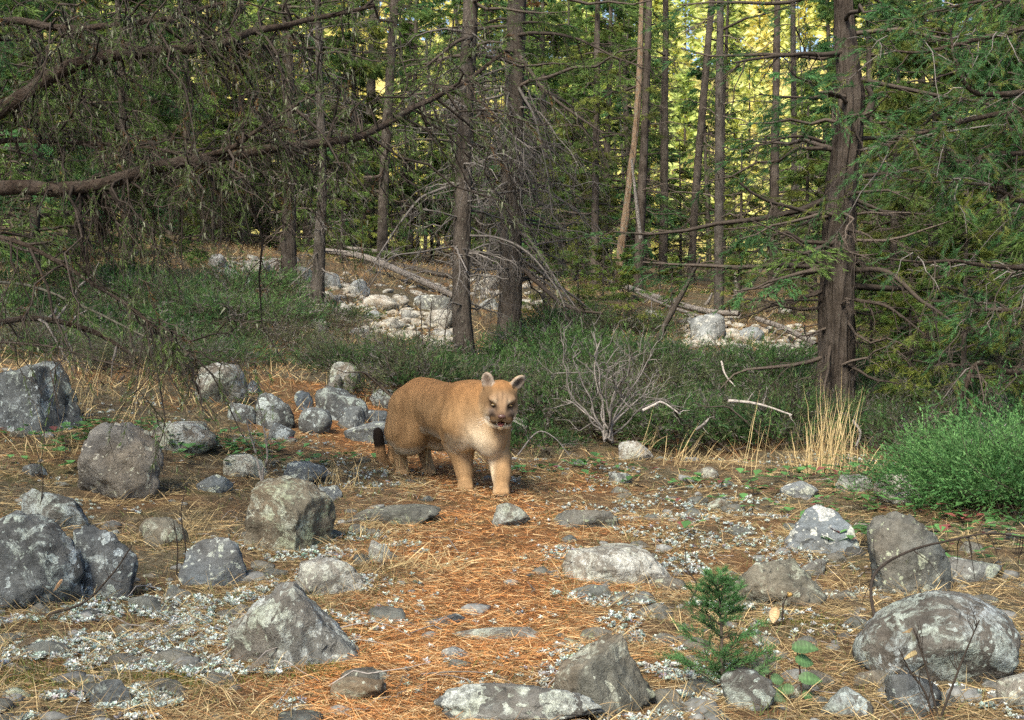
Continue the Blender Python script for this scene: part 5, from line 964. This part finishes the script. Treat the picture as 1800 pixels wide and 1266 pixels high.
# ---------------------------------------------------------------- the mountain lion
def cougar():
    hv = np.array([.51, -.86, 0]); hv /= np.linalg.norm(hv); sv = np.array([hv[1], -hv[0], 0])          # forward, and the side that faces the camera
    if sv[0] > 0: sv = -sv
    A0 = np.array([-.545, 7.62, 0.0]); X0, X1, hs = np.array([-1.02, 6.46, -.03]), np.array([.20, 8.20, .78]), .0068
    n = np.ceil((X1 - X0) / hs).astype(int); ax = [X0[k] + hs * np.arange(n[k]) for k in range(3)]
    D = np.full(n, 9.0, np.float32)
    def box(lo, hi):
        a = [int(np.clip(np.floor((lo[k] - X0[k]) / hs), 0, n[k])) for k in range(3)]; b = [int(np.clip(np.ceil((hi[k] - X0[k]) / hs) + 1, 0, n[k])) for k in range(3)]
        sl = tuple(slice(a[k], b[k]) for k in range(3)); G = np.stack(np.meshgrid(*[ax[k][a[k]:b[k]] for k in range(3)], indexing='ij'), -1).astype(np.float32); return sl, G
    def smin(a, b, k):
        h_ = np.maximum(k - np.abs(a - b), 0) / k; return np.minimum(a, b) - h_ * h_ * k * .25
    def union(sl, d, k): D[sl] = smin(D[sl], d, k)
    def cone(a, ra, b, rb, k=.03):
        a, b = np.asarray(a, float), np.asarray(b, float); m = max(ra, rb) + .06; sl, G = box(np.minimum(a, b) - m, np.maximum(a, b) + m); ba = b - a; t = np.clip(((G - a) @ ba) / (ba @ ba), 0, 1); union(sl, np.linalg.norm(G - a - t[..., None] * ba, axis=-1) - (ra + (rb - ra) * t), k)
    def chain(pts, k=.03):
        for (a, ra), (b, rb) in zip(pts[:-1], pts[1:]): cone(a, ra, b, rb, k)
    def ell(c, R, rad, k=.03, sub=False, w=0.0):
        """Ellipsoid: centre, rows of R its axes, radii; sub carves it away."""
        c = np.asarray(c, float); R = np.asarray(R, float); m = max(rad) + .06; sl, G = box(c - m, c + m); q = (G - c) @ R.T / np.asarray(rad); L = np.linalg.norm(q, axis=-1); d = (L - 1) * L / np.maximum(np.linalg.norm(q / np.asarray(rad), axis=-1), 1e-6)
        if sub: D[sl] = -smin(-D[sl], d, k)
        else: union(sl, d, k)
    BF = np.stack([hv, sv, [0, 0, 1.0]])
    def P(t, s, z): return A0 + hv * t + sv * s + np.array([0, 0, z])
    # trunk of the body: stations along the spine (t, centre height, half width, half height)
    st = np.array([(-.215, .45, .004, .004), (-.19, .45, .06, .085), (-.13, .455, .115, .145), (-.05, .462, .135, .166), (.08, .460, .138, .166), (.22, .445, .142, .168), (.36, .430, .150, .178), (.50, .420, .154, .188), (.62, .422, .145, .190), (.74, .435, .122, .178), (.84, .445, .095, .145), (.91, .44, .06, .10), (.95, .44, .004, .004)])
    sl, G = box(X0, X1); q = G - A0; t = q @ hv.astype(np.float32); s = q @ sv.astype(np.float32); z = G[..., 2]; zc, wv, hh = (np.interp(t, st[:, 0], st[:, k]) for k in (1, 2, 3))
    d = (np.sqrt((s / np.maximum(wv, .004)) ** 2 + ((z - zc) / np.maximum(hh, .004)) ** 2) - 1) * np.minimum(wv, hh); d = np.where((t < -.215) | (t > .95), np.maximum(d, .05), d); D[sl] = np.minimum(D[sl], d.astype(np.float32)); del G, q, t, s, z, d
    # head frame
    Hc = np.array([-.058, 6.80, .538]); f = np.array([.03, -.965, -.26]); f /= np.linalg.norm(f); r = np.cross([0, 0, 1.0], -f); r /= np.linalg.norm(r); r = r if r[0] > 0 else -r
    roll = radians(3); u = np.cross(f, r); u = u if u[2] > 0 else -u; r, u = r * cos(roll) - u * sin(roll), u * cos(roll) + r * sin(roll)
    def Hd(a, b, c): return Hc + f * a + r * b + u * c
    HF = np.stack([f, r, u])
    # neck and shoulders
    cone(P(.70, 0, .46), .155, Hd(-.07, -.03, -.02), .105, .06); cone(P(.80, 0, .36), .120, Hd(-.04, -.02, -.095), .080, .05); ell(P(.64, .09, .42), BF, (.13, .08, .19), .06); ell(P(.64, -.09, .42), BF, (.13, .08, .19), .06); ell(P(.58, 0, .555), BF, (.16, .10, .07), .06)
    ell(P(.83, 0, .33), BF, (.09, .075, .125), .05)
    # legs: shoulder, elbow, wrist, paw
    chain([(P(.68, -.115, .42), .105), ((-.100, 7.06, .29), .080), ((-.070, 6.96, .19), .058), ((-.060, 6.92, .11), .045), ((-.060, 6.90, .05), .042)], .045); chain([(P(.66, .11, .40), .105), ((-.322, 7.13, .29), .080), ((-.290, 7.11, .19), .055), ((-.275, 7.10, .11), .043), ((-.268, 7.09, .05), .040)], .045)
    chain([(P(0, .09, .44), .140), ((-.645, 7.56, .30), .125), ((-.625, 7.555, .255), .105)], .05); chain([((-.64, 7.58, .26), .085), ((-.715, 7.76, .175), .046), ((-.690, 7.72, .06), .038)], .03)
    chain([(P(0, -.09, .44), .140), ((-.47, 7.66, .30), .110), ((-.455, 7.65, .26), .090)], .05); chain([((-.47, 7.68, .26), .078), ((-.575, 7.90, .175), .044), ((-.535, 7.83, .06), .038)], .03)
    for (px_, py_) in ((-.060, 6.885), (-.266, 7.075), (-.682, 7.69), (-.528, 7.80)):
        ell((px_, py_ - .025, .034), np.eye(3), (.048, .062, .034), .02)
        for q_ in (-.032, -.011, .011, .032): ell((px_ + q_, py_ - .078 + abs(q_) * .35, .026), np.eye(3), (.016, .024, .022), .008)
    # tail: down behind the hind leg, then curled up
    tp = spline([P(-.17, .0, .52), at(697, 745, 7.98), at(692, 790, 8.0), at(683, 812, 7.98), at(672, 803, 7.94), at(667, 778, 7.92), at(664, 757, 7.92)], 18)
    chain([(p_, q_) for p_, q_ in zip(tp, np.r_[np.linspace(.048, .031, 8), np.full(10, .030)])], .015)
    # head
    ell(Hd(-.015, 0, .012), HF, (.110, .088, .096), .03); ell(Hd(.02, .050, -.043), HF, (.065, .042, .056), .03); ell(Hd(.02, -.052, -.043), HF, (.065, .044, .056), .03)
    for sg in (-1, 1): ell(Hd(.068, sg * .042, .034), HF, (.034, .034, .022), .02); ell(Hd(.100, sg * .031, -.057), HF, (.050, .038, .034), .012)
    cone(Hd(.055, 0, .020), .046, Hd(.132, 0, -.034), .028, .02); [cone(Hd(.0, sg * .054, -.068), .032, Hd(.080, sg * .032, -.112), .023, .014) for sg in (-1, 1)]; cone(Hd(.080, .032, -.112), .023, Hd(.080, -.032, -.112), .023, .012); cone(Hd(.080, 0, -.112), .025, Hd(.106, 0, -.115), .021, .012); cone(Hd(.0, 0, -.09), .05, Hd(.05, 0, -.105), .03, .02)
    ell(Hd(.120, 0, -.0940), HF, (.062, .038, .0115), .006, True)
    for sg in (-1, 1): ell(Hd(.104, sg * .046, .002), HF, (.018, .015, .0090), .006, True)
    # ears: cupped
    EAR = []
    for sg, ang, yaw in ((-1, radians(10), radians(-20)), (1, radians(38), radians(25))):
        er = r * cos(ang) - u * sin(ang) * sg * 1.0; eu = u * cos(ang) + r * sin(ang) * sg; ef = f * cos(yaw) + er * sin(yaw); er2 = er * cos(yaw) - f * sin(yaw); EF = np.stack([ef, er2, eu]); c = Hd(-.018, sg * .080, .098)
        ell(c, EF, (.020, .039, .060), .018); ell(c + ef * .018 + eu * .008, EF, (.017, .029, .045), .004, True); EAR.append((c, EF, sg))
    for sg in (1, -1):
        ax_ = norm(np.array([hv * .25 + np.array([0, 0, 1.0])]))[0]; bx_ = np.cross(ax_, sv); ell(P(.50, sg * .185, .36), np.stack([bx_, sv, ax_]), (.016, .035, .16), .05, True)
    ell(P(.62, .075, .55), BF, (.085, .035, .055), .04); ell(P(.70, .135, .40), BF, (.05, .03, .10), .03); ell(P(.20, .165, .34), BF, (.06, .028, .07), .05, True)
    ell(P(.11, .185, .40), np.stack([hv, sv, np.array([0, 0, 1.0])]), (.03, .03, .12), .06, True)
    # surface nets
    ins = D < 0; nx, ny, nz = D.shape; S = np.zeros((nx - 1, ny - 1, nz - 1, 3), np.float32); Cn = np.zeros((nx - 1, ny - 1, nz - 1), np.float32)
    for axis in range(3):
        o1, o2 = [k for k in range(3) if k != axis]
        for a in (0, 1):
            for b in (0, 1):
                sA = [None] * 3; sB = [None] * 3; sA[axis] = slice(0, -1); sB[axis] = slice(1, None)
                for oo, e in ((o1, a), (o2, b)): sA[oo] = sB[oo] = slice(0, -1) if e == 0 else slice(1, None)
                dA, dB = D[tuple(sA)], D[tuple(sB)]; cr = (dA < 0) != (dB < 0); tt = np.where(cr, dA / np.where(cr, dA - dB, 1), 0); Cn += cr; S[..., axis] += tt; S[..., o1] += cr * a; S[..., o2] += cr * b
    act = Cn > 0; idx = np.full(act.shape, -1, np.int64); idx[act] = np.arange(act.sum()); ijk = np.argwhere(act); V = X0 + hs * (ijk + S[act] / Cn[act][:, None]); F = []
    for axis in range(3):
        o1, o2 = (axis + 1) % 3, (axis + 2) % 3; sA = [slice(None)] * 3; sB = [slice(None)] * 3; sA[axis] = slice(0, -1); sB[axis] = slice(1, None); cr = ins[tuple(sA)] != ins[tuple(sB)]; e = np.argwhere(cr); e = e[(e[:, o1] > 0) & (e[:, o2] > 0) & (e[:, o1] < D.shape[o1] - 1) & (e[:, o2] < D.shape[o2] - 1)]
        def cell(d1, d2):
            c = e.copy(); c[:, o1] += d1; c[:, o2] += d2; return idx[c[:, 0], c[:, 1], c[:, 2]]
        qd = np.stack([cell(-1, -1), cell(0, -1), cell(0, 0), cell(-1, 0)], 1); flip = ~ins[tuple(e.T)]; qd[flip] = qd[flip][:, ::-1]; F.append(qd)
    F = np.concatenate(F); F = F[(F >= 0).all(1)]
    # smooth a little
    E = np.concatenate([F[:, [0, 1]], F[:, [1, 2]], F[:, [2, 3]], F[:, [3, 0]]]); E = np.concatenate([E, E[:, ::-1]])
    for _ in range(2):
        acc = np.zeros_like(V); cnt = np.bincount(E[:, 0], minlength=len(V))[:, None]
        for k in range(3): acc[:, k] = np.bincount(E[:, 0], V[E[:, 1], k], len(V))
        V = V * .5 + .5 * acc / np.maximum(cnt, 1)
    fn = np.cross(V[F[:, 2]] - V[F[:, 0]], V[F[:, 3]] - V[F[:, 1]]); N = np.zeros_like(V)
    for c in range(4):
        for k in range(3): N[:, k] += np.bincount(F[:, c], fn[:, k], len(V))
    N = norm(N)
    # coat colours
    tawny, red, pale, cream, dark = (np.array(c) for c in ((.265, .162, .078), (.255, .137, .059), (.32, .225, .130), (.66, .58, .43), (.020, .015, .012)))
    def ss(x, a, b): x = np.clip((x - a) / (b - a), 0, 1); return (x * x * (3 - 2 * x))[:, None]
    def mixc(C, T, w): return C * (1 - w) + T * w
    C = np.tile(tawny, (len(V), 1)); C = mixc(C, red, ss(V[:, 2], .44, .62)); C = mixc(C, pale, .30 * ss(-V[:, 2], -.26, -.06)); C = mixc(C, cream, .75 * ss(-N[:, 2], .35, .85))
    q = V - A0; t = q @ hv; s = q @ sv
    chest = np.exp(-((V[:, 0] + .175) / .085) ** 2 - ((V[:, 1] - 6.98) / .20) ** 2 - ((V[:, 2] - .30) / .12) ** 2)[:, None]; C = mixc(C, cream, np.clip(1.25 * chest, 0, .95) * ss(-N[:, 1], -.1, .5)); inner = np.exp(-((V[:, 0] + .115) / .018) ** 2 - ((V[:, 1] - 6.93) / .2) ** 2 - ((V[:, 2] - .12) / .10) ** 2)[:, None]; C = mixc(C, cream, .7 * inner)
    tl = np.min(np.linalg.norm(V[:, None] - tp[None, -3:], axis=2), axis=1); C = mixc(C, np.array([.20, .115, .06]), .5 * ss(-np.min(np.linalg.norm(V[:, None] - tp[None, 9:], axis=2), axis=1), -.05, -.036)); C = mixc(C, dark * .8, ss(-tl, -.062, -.042))
    h = V - Hc; a, b, c = h @ f, h @ r, h @ u; hd = ss(-np.sqrt((a / .17) ** 2 + (b / .13) ** 2 + ((c + .01) / .15) ** 2), -1.05, -.9); ab = np.abs(b)
    K = np.tile(tawny * .68 + .012, (len(V), 1)); K = mixc(K, red * .9, ss(c, .06, .10)); K = mixc(K, np.array([.25, .17, .105]), .8 * ss(a, .05, .10) * ss(c, -.06, .02)); K = mixc(K, pale * 1.1, .8 * ss(ab, .05, .09) * ss(-c, -.0, .06))
    def spot(pa, pb, pc, ra, rb, rc): return np.exp(-((a - pa) / ra) ** 2 - ((ab - pb) / rb) ** 2 - ((c - pc) / rc) ** 2)[:, None]
    K = mixc(K, np.array([.20, .165, .145]), .85 * spot(.085, .05, -.034, .05, .026, .020)); K = mixc(K, cream * .8, .5 * spot(.09, .040, .028, .05, .014, .012)); K = mixc(K, dark * 1.4, .6 * spot(.09, .027, .036, .06, .006, .022) + .6 * spot(.08, .0, .056, .06, .0035, .024))
    K = mixc(K, dark, np.clip(1.25 * spot(.092, .046, .000, .05, .027, .014), 0, .97)); K = mixc(K, dark * 1.6, .7 * spot(.095, .028, -.014, .05, .008, .014)); K = mixc(K, dark * .6, np.clip(1.9 * spot(.115, .044, -.054, .06, .023, .026), 0, .97)); K = mixc(K, np.array([.10, .068, .052]), .85 * spot(.14, .0, -.032, .05, .032, .020)); K = mixc(K, cream * .8, .7 * spot(.15, .014, -.076, .04, .013, .008))
    K = mixc(K, cream * .95, ss(-c, .101, .110) * ss(a, .0, .03)); K = mixc(K, cream * 1.0, .8 * spot(.035, .078, -.075, .04, .014, .030)); K = mixc(K, dark * .6, np.clip(1.7 * spot(.11, .0, -.0935, .07, .036, .0105), 0, 1))
    C = mixc(C, K, hd)
    earm = np.zeros((len(V), 1))
    for (ec, EF, sg) in EAR:
        e = (V - ec) @ EF.T; w = ss(-np.sqrt((e[:, 0] / .03) ** 2 + (e[:, 1] / .043) ** 2 + (e[:, 2] / .072) ** 2), -1.05, -.9) * ss(e[:, 2], -.03, -.01); front = ss(N @ EF[0], -.1, .35); T = np.tile(pale * .8, (len(V), 1)) * (1 - front) + front * np.array([.30, .25, .20]); T = mixc(T, np.array([.045, .038, .036]) if sg > 0 else np.array([.15, .11, .085]), front * np.exp(-((e[:, 1]) / .020) ** 2 - ((e[:, 2] - .008) / .034) ** 2)[:, None]); C = mixc(C, T, w); earm = np.maximum(earm, w)
    st_ = np.stack([(V @ hv) * 85 + V[:, 2] * 18, (V @ sv) * 85, V[:, 2] * 13], 1); C = np.clip(C * (1 + .08 * fbm(V * 14, 6, 3)[:, None] + (.15 * noise(st_ * .45, 7) + .15 * noise(st_, 8) + .08 * noise(st_ * 2.1, 9))[:, None]), .01, .85)  # fur streaks, strengthened in colour to stand in for light contrast
    zoff = np.mean([gz1(a_, b_) for a_, b_ in ((-.07, 6.88), (-.266, 7.07), (-.68, 7.69), (-.528, 7.80))]) - .012; V[:, 2] += zoff; Hc[2] += zoff; tp = tp + (0, 0, zoff)
    base = np.array([-.36, 7.35, gz1(-.36, 7.35)]); o = empty('cougar', base, 'tawny mountain lion standing on the trail, head lowered and mouth open', 'animal')
    M_FUR = mat_col('tawny_skin', .9, 0, .05)
    obj('body', mesh('body', V - base, F, M_FUR, C, True), o)
    # fur: short hairs lying back along the body
    rng = np.random.default_rng(2); ar = np.linalg.norm(fn, axis=1); m = 150000; pk = rng.choice(len(F), m, p=ar / ar.sum()); w1, w2 = rng.random((m, 1)), rng.random((m, 1)); Q = F[pk]
    bil = lambda X: X[Q[:, 0]] * (1 - w1) * (1 - w2) + X[Q[:, 1]] * w1 * (1 - w2) + X[Q[:, 2]] * w1 * w2 + X[Q[:, 3]] * (1 - w1) * w2
    B, Nn, Cc = bil(V), norm(bil(N)), bil(C); hh_ = bil(hd)[:, 0]; ee = bil(earm)[:, 0]; h = B - Hc; away = norm(B - Hd(.16, 0, -.04)); flow = -hv * .8 + np.array([0, 0, -.55]); flow = flow[None] * (1 - hh_[:, None]) + away * hh_[:, None]; flow = flow - Nn * (flow * Nn).sum(1, keepdims=True); Dn = norm(norm(flow) * .9 + Nn * rng.uniform(.01, .08, (m, 1)) + rng.normal(0, .03, (m, 3)))
    L = rng.uniform(.008, .018, m) * (1 - .55 * hh_) * (1 - .3 * ee); L = np.where((B[:, 2] < .10), L * .6, L); mouth = (np.abs(h @ r) < .045) & ((h @ f) > .085) & ((h @ u) < -.05); keep = ~mouth & (((h @ f) < .075) | (np.abs(np.abs(h @ r) - .046) > .024) | (np.abs(h @ u) > .02))
    mb = MB(); B2 = B - Nn * .0008; Sd = norm(np.cross(Dn, Nn) + rng.normal(0, .12, (m, 3))) * .0010; Vh = np.stack([B2 - Sd, B2 + Sd, B2 + Dn * L[:, None]], 1)[keep]; mb.add(Vh.reshape(-1, 3), np.arange(3 * len(Vh)).reshape(-1, 3), np.repeat((Cc * rng.uniform(.90, 1.10, (m, 1)))[keep], 3, axis=0)); me = mb.build('fur', M_FUR, off=base); obj('fur', me, o, kind='stuff')
    # eyes, nose, tongue, teeth, whiskers
    def blob(name, c, R, rad, mat, par, sub=3):
        Vb, Fb = ICO[sub]; return obj(name, mesh(name, (Vb * rad) @ np.asarray(R) + c - base, Fb, mat, smooth=True), par)
    def plain(name, col, rough, spec=.5): t_ = NT(name); return t_.out(col, rough, spec=spec)
    m_eye, m_pup, m_nose, m_ton, m_tooth, m_wh = plain('amber_eye', (.15, .10, .035), .1), plain('pupil', (.006, .006, .006), .08), plain('nose_skin', (.085, .045, .038), .4), plain('tongue_skin', (.40, .15, .12), .5), plain('tooth', (.70, .62, .48), .4), plain('whisker', (.75, .72, .66), .6)
    for sg in (-1, 1):
        e = blob('eye', Hd(.085, sg * .046, .002), HF, (.0115, .0120, .0078), m_eye, o); blob('pupil', Hd(.0955, sg * .0455, .001), HF, (.0042, .0055, .0055), m_pup, e)
    blob('nose', Hd(.153, 0, -.038), HF, (.014, .021, .013), m_nose, o); blob('tongue', Hd(.092, 0, -.104), HF, (.035, .020, .007), m_ton, o)
    for sg in (-1, 1):
        tb = MB(); tb.tubes(np.array([[Hd(.130, sg * .022, -.082), Hd(.131, sg * .022, -.089), Hd(.129, sg * .0215, -.099)]]), np.array([[.0026, .0020, .0005]]), 7, (.5, .5, .5)); obj('upper_fang', tb.build('upper_fang', m_tooth, True, base), o)
        tb = MB(); tb.tubes(np.array([[Hd(.112, sg * .017, -.116), Hd(.114, sg * .017, -.109), Hd(.113, sg * .0165, -.102)]]), np.array([[.0024, .0018, .0005]]), 7, (.5, .5, .5)); obj('lower_fang', tb.build('lower_fang', m_tooth, True, base), o)
    tb = MB(); Bw = []; Dw = []
    for sg in (-1, 1):
        for q in range(9): Bw.append(Hd(.12 - .006 * (q % 3), sg * (.045 + .003 * (q % 3)), -.055 - .007 * (q // 3))); Dw.append(r * sg + f * rng.uniform(-.2, .35) + u * (-.15 - .12 * (q // 3) + rng.normal(0, .08)))
    tb.tubes(grow(np.array(Bw), norm(np.array(Dw)), .085, 6, rng, .12, .01), taper(np.full(18, .00035), 6), 4, (.7, .7, .7)); obj('whiskers', tb.build('whiskers', m_wh, off=base), o, kind='stuff')
cougar()
